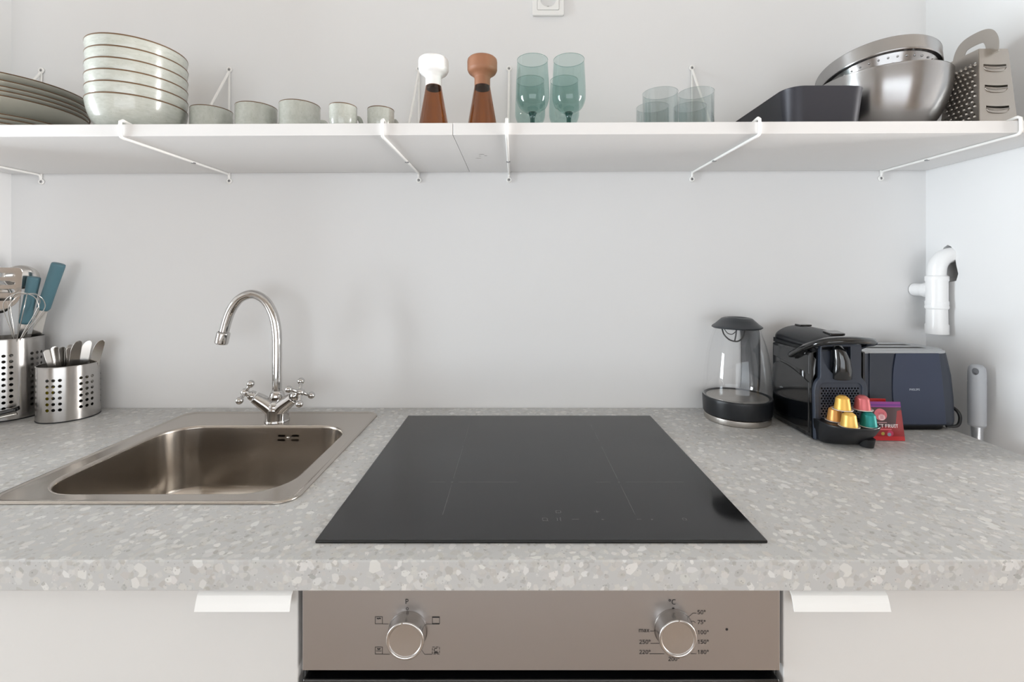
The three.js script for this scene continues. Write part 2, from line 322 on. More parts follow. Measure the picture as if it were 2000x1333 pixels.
{
  const ox = 0.0325, w = 0.2975, t = thing('built_in_oven', 'built-in oven with brushed steel control panel and two round knobs', 'oven', [ox, 0, 0]);
  part('housing', box(-0.28, 0.28, 0.28, 0.852, 0.06, 0.59), M.blackMatte, t);
  part('control_panel', box(-w, w, 0.7545, 0.8590, 0.590, 0.6165, 0.001), M.panelSteel, t, 'brushed steel panel');
  const print = canvasTex(2048, 364, (g) => {
    const X = (px) => (px - 588) * 2.186, Y = (py) => (py - 1147) * 2.19, S = 2.186;
    g.clearRect(0, 0, 2048, 364); g.fillStyle = g.strokeStyle = '#17171a'; g.textAlign = 'center'; g.textBaseline = 'middle';
    const text = (s, x, y, px) => { g.font = `${px * S}px sans-serif`; g.lineWidth = 0.35 * S; g.fillText(s, X(x), Y(y)); g.strokeText(s, X(x), Y(y)); };
    const line = (w, ...p) => { g.lineWidth = w * 1.25 * S; g.beginPath(); p.forEach(([x, y], i) => (i ? g.lineTo(X(x), Y(y)) : g.moveTo(X(x), Y(y)))); g.stroke(); };
    text('P', 793, 1176, 13); g.lineWidth = 1.1 * S; g.beginPath(); g.arc(X(794), Y(1190), 2.2 * S, 0, 7); g.stroke();
    line(0.8, [793.5, 1194], [791, 1206]);
    const sq = (x, y) => { g.lineWidth = 0.9 * S; g.strokeRect(X(x), Y(y), 14 * S, 14 * S); };
    sq(731, 1206); line(1.6, [734, 1209], [737, 1210], [740, 1209], [742, 1210]); line(0.6, [745, 1220.5], [757, 1220.5]);
    sq(843, 1206); line(1.8, [843, 1207], [857, 1207]); line(1.8, [843, 1220], [857, 1220]); line(0.6, [830, 1220.5], [843, 1220.5]);
    sq(731, 1266); line(2, [735, 1269], [738, 1270.5], [741, 1269]); line(0.7, [733, 1274], [743, 1274]); line(0.6, [745, 1280.5], [760, 1280.5]);
    g.setLineDash([5 * S, 2 * S]); sq(843, 1266); g.setLineDash([]); g.lineWidth = 1.1 * S; g.beginPath(); g.arc(X(850), Y(1272), 3.4 * S, 0.5, 5.4); g.stroke(); line(1.6, [846, 1277.5], [855, 1277.5]); line(0.6, [822, 1272], [828, 1280.5], [843, 1280.5]);
    text('°C', 1313, 1177, 14.5); g.beginPath(); g.arc(X(1315.5), Y(1190), 2.6 * S, 0, 7); g.fill(); line(0.8, [1315, 1193], [1319, 1202]);
    for (const [s, x, y] of [['50°', 1371, 1197], ['75°', 1371, 1217], ['100°', 1374, 1237], ['150°', 1374, 1256], ['180°', 1374, 1276], ['200°', 1317, 1290], ['220°', 1260, 1276], ['250°', 1260, 1256], ['max', 1258, 1233]]) text(s, x, y, 11);
    line(0.7, [1346, 1206], [1354, 1199], [1361, 1199]); line(0.7, [1351, 1215], [1356, 1215], [1359, 1218]); line(0.7, [1270, 1234.5], [1281, 1234.5]); line(0.8, [1271, 1259], [1289, 1259]); line(0.7, [1269, 1279.5], [1298, 1279.5]); line(0.6, [1350, 1279.5], [1361, 1279.5]); line(0.6, [1357, 1239], [1362, 1239]);
    g.beginPath(); g.arc(X(1420.5), Y(1231), 2.6 * S, 0, 7); g.fill();
  });
  part('printed_scale', new THREE.PlaneGeometry(2 * w, 0.1045).translate(0, 0.80675, 0.61675), std(0xffffff, 0.5, 0, { map: print, transparent: true }), t, 'black printed symbols and temperatures');
  for (const [x, y, tick] of [[-0.1332, 0.805, 0.15], [0.1970, 0.8078, -0.05]]) {
    const k = part('knob', lathe([[0.0242, 0], [0.0244, 0.0015], [0.0232, 0.003], [0.0230, 0.0165], [0.0226, 0.0176], [0.0214, 0.0180], [0.0200, 0.0176], [0.0192, 0.0166], [0.0190, 0.0163], [0.0001, 0.0160]], 64).rotateX(PI / 2).translate(x - ox, y, 0.6165), M.knob, t, 'round steel knob');
    part('pointer', box(-0.0007, 0.0007, 0.0205, 0.0236, 0.0178, 0.0186).rotateZ(tick).translate(x - ox, y, 0.6165), M.chrome, k);
  }
  const door = part('oven_door', box(-w, w, 0.28, 0.7425, 0.592, 0.616, 0.002), M.blackGloss, t, 'black glass door');
  part('door_handle', [wire([[-0.22, 0.69, 0.612], [-0.22, 0.69, 0.645], [0.22, 0.69, 0.645], [0.22, 0.69, 0.612]], 0.006, 0.015)], M.steel, door);
}
{
  const t = thing('induction_hob', 'black glass induction hob set into the terrazzo worktop', 'hob', [0.0341, WT, 0.3358]);
  part('glass_plate', new RoundedBoxGeometry(0.5858, 0.004, 0.5185, 3, 0.0015).translate(0, 0.0022, 0), M.hob, t);
  const marks = canvasTex(1024, 906, (g, w, h) => {
    g.clearRect(0, 0, w, h); g.strokeStyle = 'rgba(170,170,170,0.22)'; g.fillStyle = 'rgba(170,170,170,0.22)'; g.lineWidth = 1.6;
    const ln = (...p) => { g.beginPath(); p.forEach(([x, y], i) => (i ? g.lineTo(x, y) : g.moveTo(x, y))); g.stroke(); };
    for (const cx of [270, 754]) { ln([cx, 340], [cx, 600]); ln([cx, 640], [cx, 800]); ln([cx - 75, 620], [cx - 20, 620]); ln([cx + 20, 620], [cx + 190, 620]); g.beginPath(); g.arc(cx, 620, 3, 0, 7); g.fill(); ln([cx, 120], [cx, 300]); }
    g.strokeStyle = g.fillStyle = 'rgba(170,170,170,0.3)'; g.textAlign = 'center'; g.font = '16px sans-serif';
    g.strokeRect(520, 815, 12, 12); g.strokeRect(556, 780, 12, 10); ln([556, 812], [556, 828]); ln([564, 812], [564, 828]); ln([592, 820], [610, 820]); ln([660, 776], [660, 792]); ln([652, 784], [668, 784]); g.fillText('+', 668, 826); ln([752, 820], [764, 820]); g.fillText('+', 790, 826); g.beginPath(); g.arc(870, 820, 5, 0, 7); g.stroke();
  });
  part('printed_marks', new THREE.PlaneGeometry(0.582, 0.515).rotateX(-PI / 2).translate(0, 0.0045, 0), std(0xffffff, 0.4, 0, { map: marks, transparent: true }), t, 'faint grey printed cooking zone lines');
}
{
  const S = SINK, t = thing('sink', 'brushed steel inset sink with one rectangular bowl', 'sink', [(S.x0 + S.x1) / 2, WT, (S.z0 + S.z1) / 2]);
  const hx = (S.x1 - S.x0) / 2, hz = (S.z1 - S.z0) / 2, ocx = (S.x0 + S.x1) / 2, ocz = (S.z0 + S.z1) / 2;
  const bx = (S.bx1 - S.bx0) / 2, bz = (S.bz1 - S.bz0) / 2, cx = (S.bx0 + S.bx1) / 2 - ocx, cz = (S.bz0 + S.bz1) / 2 - ocz;
  const O = (d, y, r) => rring(0, 0, hx - d, hz - d, r, y, 12, 6), B = (d, y, r) => rring(cx, cz, bx - d, bz - d, r, y, 12, 6);
  // outer lip of the flange, slightly raised edge, dished flange, rolled edge into the bowl, walls, bottom fillet
  const rings = [B(0.10, -0.1580, 0.03), B(0.036, -0.1565, 0.046), B(0.014, -0.146, 0.060), B(0.0055, -0.125, 0.066), B(-0.0006, -0.02, 0.0705), B(-0.0030, -0.004, 0.0730), B(-0.0060, 0.0008, 0.0760), O(0.0120, 0.0010, 0.0220), O(0.001, 0.0002, 0.032), O(0, 0.0008, 0.033), O(0.0006, 0.0030, 0.0325), O(0.0030, 0.0044, 0.03), O(0.0056, 0.0044, 0.0275), O(0.0085, 0.0030, 0.025), O(0.0100, 0.0026, 0.0235),
    B(-0.005, 0.0022, 0.075), B(-0.0035, 0.0022, 0.0735), B(-0.0014, 0.0014, 0.0714), B(0, -0.001, 0.07), B(0.0008, -0.004, 0.069), B(0.0012, -0.02, 0.069)];
  for (let i = 1; i <= 6; i++) rings.push(B(0.0012 + 0.006 * i / 6, -0.02 - 0.105 * i / 6, 0.069 - 0.004 * i / 6));
  for (let i = 1; i <= 6; i++) { const a = i / 6 * PI / 2; rings.push(B(0.0072 + 0.03 * (1 - cos(a)), -0.125 - 0.03 * sin(a), 0.065 - 0.02 * (1 - cos(a)))); }
  rings.push(B(0.10, -0.1565, 0.03));
  const slot = (sx, sy) => new THREE.ExtrudeGeometry(rrShape(0.0175, 0.0046, 0.0022, sx * 0.0155, sy * 0.0048), { depth: 0.03, bevelEnabled: false, curveSegments: 5 }).translate(cx + 0.057, -0.026, S.bz0 - ocz - 0.010);
  part('basin', cut(loft(rings, { bottom: true, top: true }), [slot(-1, -1), slot(-1, 1), slot(1, -1), slot(1, 1)]), M.sinkSteel, t, 'steel bowl and flange with four overflow slots');
  { const x = cx + 0.057, z = S.bz0 - ocz; part('overflow_channel', [box(x - 0.034, x + 0.034, -0.045, -0.010, z - 0.030, z - 0.029), box(x - 0.034, x + 0.034, -0.046, -0.045, z - 0.030, z - 0.0015), box(x - 0.034, x + 0.034, -0.010, -0.009, z - 0.030, z - 0.0025), box(x - 0.035, x - 0.034, -0.046, -0.009, z - 0.030, z - 0.0015), box(x + 0.034, x + 0.035, -0.046, -0.009, z - 0.030, z - 0.0015)], M.sinkSteel, t); }
  part('overflow_screw', new THREE.SphereGeometry(0.0034, 16, 10).scale(1, 1, 0.6).translate(cx + 0.057, -0.026, S.bz0 - ocz + 0.0018), M.chrome, t);
  part('drain', lathe([[0.0001, 0.002], [0.02, 0.002], [0.036, 0.004], [0.042, 0.0035], [0.044, 0]], 40).translate(cx, -0.1565, cz), M.chrome, t);
}

// ---------------------------------------------------------------- tap
{
  const t = thing('kitchen_tap', 'chrome swan-neck tap with two cross handles behind the sink bowl', 'tap', [-0.558, WT + 0.0026, 0.111]);
  part('base', lathe([[0.0272, 0], [0.0272, 0.003], [0.0255, 0.005], [0.0252, 0.028], [0.0245, 0.034], [0.020, 0.040], [0.0001, 0.043]], 48), M.chrome, t);
  // V-shaped body
  const arm = (s) => { const c = new THREE.CatmullRomCurve3([V3(0, 0.022, 0.004), V3(s * 0.014, 0.035, 0.006), V3(s * 0.030, 0.047, 0.009), V3(s * 0.045, 0.058, 0.012)]); return sweep(c, 0.0185, 24, { taper: (k) => 1.12 - 0.40 * k }); };
  part('body', [arm(-1), arm(1), new THREE.SphereGeometry(0.022, 32, 20).scale(1, 0.9, 1).translate(0, 0.034, 0.002)], M.chrome, t);
  part('collar', lathe([[0.0145, 0.048], [0.0160, 0.052], [0.0162, 0.061], [0.0135, 0.068], [0.0112, 0.071], [0.0108, 0.071]], 40), M.chrome, t);
  const px = [[0, 0.045], [0, 0.110], [0, 0.190], [-0.0015, 0.214], [-0.010, 0.252], [-0.030, 0.284], [-0.058, 0.2965], [-0.086, 0.287], [-0.106, 0.262], [-0.118, 0.231], [-0.1245, 0.206]];
  part('spout', curveTube(px.map(([x, y]) => [x, y, 0]), 0.0106, 90, { up: [0, 0, 1] }), M.chrome, t);
  part('aerator', lathe([[0.0112, 0.004], [0.0138, 0.003], [0.0145, 0], [0.0145, -0.021], [0.0135, -0.024], [0.0120, -0.024], [0.0118, -0.020], [0.0001, -0.020]], 36).rotateZ(-0.22).translate(-0.1255, 0.204, 0), M.chrome, t);
  for (const s of [-1, 1]) {
    const axis = V3(s * 0.79, 0.52, 0.32).normalize();
    const q = new THREE.Quaternion().setFromUnitVectors(V3(0, 1, 0), axis), place = (g) => g.applyQuaternion(q).translate(s * 0.047, 0.0605, 0.0125);
    const h = part('handle', place(lathe([[0.0112, 0], [0.0120, 0.003], [0.0105, 0.009], [0.0070, 0.012], [0.0068, 0.015], [0.0088, 0.018], [0.0090, 0.024], [0.0060, 0.029], [0.0001, 0.030]], 32)), M.chrome, t);
    const turn = s < 0 ? 0.10 : 0.9;
    for (let k = 0; k < 4; k++) {
      const a = turn + k * PI / 2, dx = cos(a), dz = sin(a);
      part('spoke', place(join([sweep(new THREE.LineCurve3(V3(0, 0.021, 0), V3(dx * 0.026, 0.021, dz * 0.026)), 0.0042, 2), new THREE.SphereGeometry(0.0082, 20, 14).translate(dx * 0.029, 0.021, dz * 0.029)])), M.chrome, h);
    }
  }
}

// ---------------------------------------------------------------- shelf and brackets
const SH_TILT = 0.004, SH_D = 0.327, SH_B = 1.509, SH_T = 1.5318;         // rises 4 mm a metre to the right
const shelfTop = (x) => SH_T + SH_TILT * x + 0.0004;
for (const [x0, x1, label] of [[NX0 + 0.001, -0.1172, 'white wall shelf board carrying the bowls and cups'], [-0.1165, NX1 - 0.001, 'white wall shelf board carrying the glasses and mixing bowls']]) {
  const g = box(x0, x1, 0, SH_T - SH_B, 0.004, SH_D, 0.0012), p = g.attributes.position;
  for (let i = 0; i < p.count; i++) p.setY(i, p.getY(i) + SH_B + SH_TILT * p.getX(i));
  const b = solo('shelf_board', g, M.shelf, label, 'shelf');
  if (x0 > -1) part('scuff_mark', [[0.927 - 1, 0.17], [-0.068, 0.185], [-0.078, 0.150], [-0.060, 0.172]].map(([x, z], i) => new THREE.CircleGeometry(0.0028 + 0.001 * (i % 2), 7).scale(1 + (i % 3) * 0.8, 0.6, 1).rotateX(PI / 2).translate(x - 0.005, SH_B + SH_TILT * x - 0.0002, z)), std(0xa9a6a3, 0.8), b, 'grey scuff on the underside');
}
function bracket(x, label) {
  const y = SH_TILT * x, t = thing('shelf_bracket', label, 'bracket', [x, y, 0], 'white wire shelf brackets'), r = 0.0029, yt = SH_T + r, yb = SH_B - r;
  part('wire', wire([[0, 1.770, 0.0045], [0, yt + 0.004, 0.150], [0, yt, 0.162], [0, yt + 0.0005, SH_D - 0.03], [0, yt + 0.005, SH_D + 0.004], [0, yb - 0.0005, SH_D + 0.0045], [0, yb, SH_D - 0.02], [0, yb, 0.006], [0, 1.495, 0.0045]], r, 0.008, 140), M.wireWhite, t);
  part('wall_rod', wire([[0, 1.4935, 0.0035], [0, 1.772, 0.0035]], r, 0.01, 4), M.wireWhite, t);
  for (const [yy, nm] of [[1.489, 'lower'], [1.776, 'upper']]) {
    const e = part('screw_eye', new THREE.TorusGeometry(0.0052, 0.0024, 10, 24).translate(0, yy, 0.003), M.wireWhite, t);
    part('screw', new THREE.SphereGeometry(0.0036, 14, 8).scale(1, 1, 0.6).translate(-0.0005, yy, 0.003), M.screw, e);
  }
  part('screw_tab', cyl(0.0046, 0.0046, 0.002, 16).translate(0, yb - 0.0022, 0.135), M.screw, t);
}
bracket(-1.222, 'white wire shelf bracket above the tall utensil holder, behind the plates');
bracket(-0.737, 'white wire shelf bracket under the stacked bowls');
bracket(-0.248, 'white wire shelf bracket between the smallest cup and the white-capped shaker');
bracket(-0.0155, 'white wire shelf bracket between the tan-capped shaker and the stemmed glasses');
bracket(0.4565, 'white wire shelf bracket between the tumblers and the dark baking tin');
bracket(0.944, 'white wire shelf bracket below the box grater');

// ---------------------------------------------------------------- crockery on the shelf
const ord = ['topmost', 'second from the top', 'third from the top', 'fourth from the top', 'fifth from the top', 'sixth from the top'];
{
  const out = [[0.0001, 0], [0.040, 0], [0.0435, 0.003], ...smoothProfile([[0.0440, 0.0035], [0.060, 0.0105], [0.0730, 0.0235], [0.0792, 0.0375], [0.0826, 0.050], [0.0850, 0.0655]], 24)];
  const inn = smoothProfile([[0.0818, 0.0655], [0.0792, 0.050], [0.0756, 0.0375], [0.0692, 0.0255], [0.0570, 0.0125], [0.0001, 0.006]], 24);
  const body = lathe([...out, [0.0846, 0.067], [0.0832, 0.0675], [0.0822, 0.067], ...inn], 96), rim = lathe([[0.08505, 0.0648], [0.0852, 0.0662], [0.0846, 0.0677], [0.0832, 0.0682], [0.0818, 0.0676]], 96);
  for (let k = 5; k >= 0; k--) {
    const b = thing('cereal_bowl', `grey-green glazed bowl with brown rim, ${ord[k]} in the stack of six`, 'bowl', [-0.788 + rr(-0.0006, 0.0006), shelfTop(-0.788) + (5 - k) * 0.0226, 0.226 + rr(-0.0006, 0.0006)], 'stacked bowls on the shelf', rnd() * 6);
    part('bowl_body', body, M.glaze, b); part('rim', rim, M.brownRim, b, 'brown unglazed rim line');
  }
}
{
  const flat = { r: 0.130, pts: [[0.0001, 0], [0.075, 0], [0.078, 0.001], [0.088, 0.003], [0.115, 0.0105], [0.129, 0.0175], [0.130, 0.019], [0.128, 0.0197], [0.113, 0.0135], [0.085, 0.0065], [0.0001, 0.0045]] };
  const deep = { r: 0.136, pts: [[0.0001, 0], [0.060, 0], [0.064, 0.0015], [0.085, 0.009], [0.105, 0.019], [0.122, 0.029], [0.134, 0.0365], [0.1358, 0.0382], [0.134, 0.0392], [0.120, 0.0325], [0.103, 0.0228], [0.083, 0.0125], [0.0001, 0.0055]] };
  const make = (p) => [lathe(p.pts, 96), new THREE.TorusGeometry(p.pts[p.pts.length - 6][0] + 0.0012, 0.0011, 8, 96).rotateX(PI / 2).translate(0, p.pts[p.pts.length - 5][1] - 0.0002, 0)];
  const [fb, fr] = make({ pts: flat.pts }), [db, dr] = make({ pts: deep.pts });
  const fo = ['third', 'second'], base = shelfTop(-1.12);
  const lows = ['lowest of all', 'second from the bottom', 'third from the bottom'];
  for (let k = 0; k < 3; k++) { const p = thing('dinner_plate', `grey glazed dinner plate in the plate stack, ${lows[k]}`, 'plate', [-1.109, base + k * 0.0088, 0.190], 'stacked plates on the shelf'); part('plate_body', fb, M.plateGlaze, p); part('rim', fr, M.brownRim, p); }
  let y = base + 3 * 0.0088 + 0.006;
  const step = [0.0095, 0.009, 0.012, 0.0145, 0];
  for (let k = 0; k < 5; k++) { const p = thing('deep_plate', `grey glazed deep plate with brown rim, ${ord[4 - k]} in the plate stack`, 'plate', [-1.109 + rr(-0.001, 0.001), y, 0.190], 'stacked plates on the shelf'); part('plate_body', db, M.plateGlaze, p); part('rim', dr, M.brownRim, p); y += step[k]; }
}
function cup(r, h, x, z, turn, label, kind) {
  const t = thing(kind, label, 'cup', [x, shelfTop(x), z], kind === 'mug' ? 'mugs on the shelf' : 'espresso cups on the shelf', turn);
  part('cup_body', lathe([[0.0001, 0], [r * 0.72, 0], [r * 0.80, 0.002], [r * 0.93, 0.008], [r * 0.985, 0.018], [r, h * 0.5], [r, h - 0.0015], [r - 0.0008, h], [r - 0.0022, h], [r - 0.003, h - 0.0015], [r - 0.003, 0.012], [r * 0.8, 0.006], [0.0001, 0.005]], 64), M.glaze, t);
  part('rim', new THREE.TorusGeometry(r - 0.0014, 0.0016, 8, 64).rotateX(PI / 2).translate(0, h - 0.0006, 0), M.brownRim, t);
  part('handle', curveTube([[r - 0.001, h * 0.66, 0], [r + h * 0.16, h * 0.68, 0], [r + h * 0.26, h * 0.48, 0], [r + h * 0.18, h * 0.27, 0], [r - 0.002, h * 0.22, 0]], [[-0.004, -0.002], [0.004, -0.002], [0.0045, 0.0005], [0.003, 0.002], [-0.003, 0.002], [-0.0045, 0.0005]], 24, { up: [0, 0, 1] }), M.glaze, t);
}
cup(0.0405, 0.0745, -0.664, 0.182, 1.0, 'grey-green glazed mug next to the bowl stack', 'mug');
cup(0.0405, 0.0745, -0.556, 0.200, 1.05, 'grey-green glazed mug in the middle of the three mugs', 'mug');
cup(0.0405, 0.0745, -0.458, 0.210, 0.75, 'grey-green glazed mug nearest the espresso cups', 'mug');
cup(0.0262, 0.0465, -0.3395, 0.281, 0.8, 'small glazed espresso cup beside the mugs', 'espresso_cup');
cup(0.0262, 0.0465, -0.2705, 0.262, 0.8, 'small glazed espresso cup behind the bracket hook', 'espresso_cup');
function shaker(x, z, cap, label) {
  const t = thing('spice_shaker', label, 'shaker', [x, shelfTop(x), z], 'pair of shakers');
  part('glass_body', lathe([[0.0001, 0.002], [0.0295, 0.0], [0.0315, 0.002], [0.0312, 0.006], [0.0158, 0.0945], [0.0150, 0.0955]], 56), M.amber, t, 'amber glass body');
  part('grinder_core', lathe([[0.0001, 0.0885], [0.0146, 0.0885], [0.0148, 0.0890], [0.0146, 0.0955]], 40), std(0x2a211c, 0.6), t, 'dark disc under the cap');
  part('cap', lathe([[0.0150, 0.0945], [0.0158, 0.0955], [0.0158, 0.110], ...smoothProfile([[0.0160, 0.1115], [0.0205, 0.1170], [0.0270, 0.1215], [0.0300, 0.1275]], 12), [0.0302, 0.1430], [0.0294, 0.1475], [0.0270, 0.1500], [0.0200, 0.1512], [0.0001, 0.1515]], 64), cap, t);
}
shaker(-0.1645, 0.260, M.capWhite, 'amber glass shaker with a white cap');
shaker(-0.0662, 0.260, M.capTan, 'amber glass shaker with a tan cap');

const gobletGeo = lathe([[0.0046, 0.0335], ...smoothProfile([[0.0060, 0.0352], [0.0150, 0.0380], [0.0262, 0.0465], [0.0322, 0.0600], [0.0334, 0.0740], [0.0328, 0.1000], [0.0312, 0.1290], [0.0305, 0.1425]], 40)], 72);
const gobletRim = new THREE.TorusGeometry(0.0305, 0.0006, 8, 72).rotateX(PI / 2).translate(0, 0.1425, 0);
const gobletStem = lathe([[0.0001, 0.0005], [0.0300, 0.0005], [0.0308, 0.0015], [0.0280, 0.0025], [0.012, 0.0045], [0.0058, 0.0085], [0.0046, 0.016], [0.0046, 0.027], [0.0075, 0.0345], [0.0100, 0.0372], [0.0001, 0.0385]], 48);
for (const [x, z, label] of [[0.0348, 0.270, 'teal stemmed glass in the front row, beside the bracket'], [0.1075, 0.270, 'teal stemmed glass in the front row, away from the bracket'], [0.0335, 0.170, 'teal stemmed glass in the back row, behind the one by the bracket'], [0.1085, 0.170, 'teal stemmed glass in the back row, behind the outer front glass']]) {
  const t = thing('stemmed_glass', label, 'glass', [x, shelfTop(x), z], 'teal stemmed glasses');
  const b = part('glass_bowl', gobletGeo, M.tealGlass, t); part('rim', gobletRim, M.tealGlass, b); part('stem_and_foot', gobletStem, M.tealStem, t);
}
const tumblerGeo = lathe([[0.0001, 0.0065], [0.0300, 0.0065], [0.0330, 0.009], [0.0340, 0.014], [0.0345, 0.0835]], 72), tumblerBase = lathe([[0.0001, 0.0003], [0.0320, 0.0003], [0.0338, 0.002], [0.0345, 0.008], [0.0347, 0.0835]], 72);
const tumblerRim = new THREE.TorusGeometry(0.0346, 0.0006, 8, 72).rotateX(PI / 2).translate(0, 0.0835, 0);
for (const [x, z, label] of [[0.2962, 0.250, 'smoky grey tumbler in front, nearer the stemmed glasses'], [0.3695, 0.250, 'smoky grey tumbler in front, nearer the baking tin'], [0.3050, 0.168, 'smoky grey tumbler in the back row, nearer the stemmed glasses'], [0.3880, 0.168, 'smoky grey tumbler in the back row, nearer the baking tin']]) {
  const t = thing('tumbler', label, 'glass', [x, shelfTop(x), z], 'smoky tumblers');
  part('inner_wall', tumblerGeo, M.smokeGlass, t); part('outer_wall', tumblerBase, M.smokeGlass, t); part('rim', tumblerRim, M.smokeGlass, t);
}
{
  const x = 0.6095, t = thing('baking_tin', 'dark non-stick loaf tin in front of the steel bowls', 'baking tin', [x, shelfTop(x), 0.168]);
  const R = (d, y, r) => rring(0, 0, 0.080 - d, 0.131 - d, r, y, 10, 4);
  part('tin_body', loft([R(0.012, 0.0004, 0.024), R(0.0092, 0.0012, 0.026), R(0.0072, 0.004, 0.028), R(0.0005, 0.073, 0.033), R(-0.001, 0.0765, 0.034), R(-0.0005, 0.0778, 0.034), R(0.0012, 0.0776, 0.033), R(0.0025, 0.074, 0.032), R(0.0090, 0.006, 0.026), R(0.014, 0.002, 0.022)], { bottom: true, top: true }), M.tin, t);
}
{
  const x = 0.802, z = 0.176, t = thing('mixing_bowl', 'large brushed steel mixing bowl holding the tilted colander', 'bowl', [x, shelfTop(x), z]);
  part('bowl_body', lathe([[0.0001, 0], [0.052, 0], [0.056, 0.001], ...smoothProfile([[0.0575, 0.0016], [0.082, 0.0165], [0.100, 0.040], [0.1125, 0.070], [0.1195, 0.098], [0.1210, 0.127]], 40), [0.1213, 0.1285], [0.1200, 0.1292], [0.1188, 0.127], ...smoothProfile([[0.1180, 0.098], [0.1110, 0.071], [0.0985, 0.0415], [0.0805, 0.018], [0.056, 0.003], [0.0001, 0.003]], 36)], 128), M.bowlSteel, t);
  // colander, tipped back into the bowl
  const c = thing('colander', 'steel colander with a wide rim band tipped inside the mixing bowl', 'colander', [0.790, shelfTop(x) + 0.158, 0.179]);
  c.rotation.set(-0.233, 0, -0.036);                       // front edge up, back edge down in the bowl
  part('colander_body', lathe([...smoothProfile([[0.0001, -0.1000], [0.040, -0.0960], [0.070, -0.0800], [0.086, -0.0580], [0.0990, -0.0330]], 30), [0.1010, -0.0295]], 96), M.bowlSteel, c);
  part('rim_band', lathe([[0.1000, -0.0300], [0.1065, -0.0300], [0.1082, -0.0290], [0.1088, -0.0265], [0.1100, -0.002], [0.1106, -0.0005], [0.1100, 0.0006], [0.1090, -0.0003], [0.1076, -0.0265], [0.1010, -0.0280]], 128), M.bowlSteel, c);
  const dots = [];
  for (let row = 0; row < 4; row++) { const y = -0.0375 - row * 0.011, rad = [0.0975, 0.0925, 0.0860, 0.0775][row]; for (let k = 0; k < 40; k++) { const a = (k + (row % 2) / 2) / 40 * 2 * PI; dots.push(new THREE.SphereGeometry(0.0020, 8, 6).translate(0, y, rad).rotateY(a)); } }
  const hm = part('perforation_bumps', dots, M.bowlSteel, c, 'rows of small bumps in place of bright perforations'); hm.userData.kind = 'stuff';  // bumps shaped to catch light, in place of light through perforations
}
// box grater
{
  const t = thing('box_grater', 'steel box grater with slicing slots and a strap handle by the right wall', 'grater', [0.946, shelfTop(0.946) + 0.006, 0.247]);
  const H = 0.151, bw = 0.037, tw = 0.0285, bd = 0.042, td = 0.0325, wallT = 0.0008;
  // each wall is a flat trapezium plate with real holes, leaned to meet its neighbours
  function plate(b, tp, h, holes) {
    const s = new THREE.Shape(); s.moveTo(-b, 0); s.lineTo(b, 0); s.lineTo(tp, h); s.lineTo(-tp, h); s.closePath();
    for (const p of holes) s.holes.push(p);
    return new THREE.ExtrudeGeometry(s, { depth: wallT, bevelEnabled: false, curveSegments: 6 });
  }
  const leanX = Math.atan2(bw - tw, H), leanZ = Math.atan2(bd - td, H), hx = Math.hypot(H, bw - tw), hz = Math.hypot(H, bd - td);
  const slots = [], lips = [];
  for (const y of [0.030, 0.072, 0.114]) {
    const p = new THREE.Path(); p.moveTo(-0.0225, y + 0.001); p.quadraticCurveTo(0, y - 0.002, 0.0225, y + 0.001); p.lineTo(0.0225, y + 0.0062); p.quadraticCurveTo(0, y + 0.0032, -0.0225, y + 0.0062); p.closePath(); slots.push(p);
    lips.push(curveTube([[-0.0225, y - 0.001, 0.001], [-0.018, y - 0.0065, 0.0016], [0, y - 0.009, 0.0022], [0.018, y - 0.0065, 0.0016], [0.0225, y - 0.001, 0.001]], 0.0009, 20), curveTube([[-0.0225, y + 0.0005, 0.0016], [0, y - 0.0022, 0.0042], [0.0225, y + 0.0005, 0.0016]], 0.0008, 16));
  }
  const front = (g) => g.rotateX(-leanZ).translate(0, 0, bd);
  const f = part('slicing_wall', front(plate(bw, tw, hz, slots)), M.steel, t); part('slicing_lip', lips.map(front), M.steel, f);
  part('back_wall', plate(bw, tw, hz, []).rotateX(leanZ).translate(0, 0, -bd), M.steel, t);
  const dots = [], teeth = [];
  for (let r = 0; r < 12; r++) for (let c = 0; c < 6; c++) {
    const y = 0.010 + r * 0.0104, k = 1 - (y / H) * 0.2, x = (c - 2.5 + (r % 2 ? 0.25 : -0.25)) * 0.0116 * k;
    const p = new THREE.Path(); p.absarc(x, y, 0.0029, 0, 2 * PI, true); dots.push(p);
    teeth.push(new THREE.SphereGeometry(0.0040, 8, 5, 0, PI * 2, 0, PI / 2).scale(1, 0.75, 0.8).rotateX(PI / 2).rotateX(-0.35).translate(x, y - 0.0034, 0.0004));
  }
  const left = (g) => g.rotateX(-leanX).rotateY(-PI / 2).translate(-bw, 0, 0);
  const l = part('shredding_wall', left(plate(bd, td, hx, dots)), M.steel, t);
  const tm = part('shredding_teeth', teeth.map(left), M.steel, l); tm.userData.kind = 'stuff';
  part('fine_wall', plate(bd, td, hx, []).rotateX(-leanX).rotateY(PI / 2).translate(bw, 0, 0), M.steel, t);
  part('handle', sweep(new THREE.CatmullRomCurve3([V3(-0.004, H - 0.012, 0.0345), V3(-0.004, H + 0.014, 0.0335), V3(-0.004, H + 0.030, 0.024), V3(-0.004, H + 0.0345, 0), V3(-0.004, H + 0.030, -0.024), V3(-0.004, H + 0.014, -0.0335), V3(-0.004, H - 0.012, -0.0345)]), [[-0.0125, -0.0006], [0.0125, -0.0006], [0.0125, 0.0006], [-0.0125, 0.0006]], 48), M.steel, t, 'steel strap handle');
}

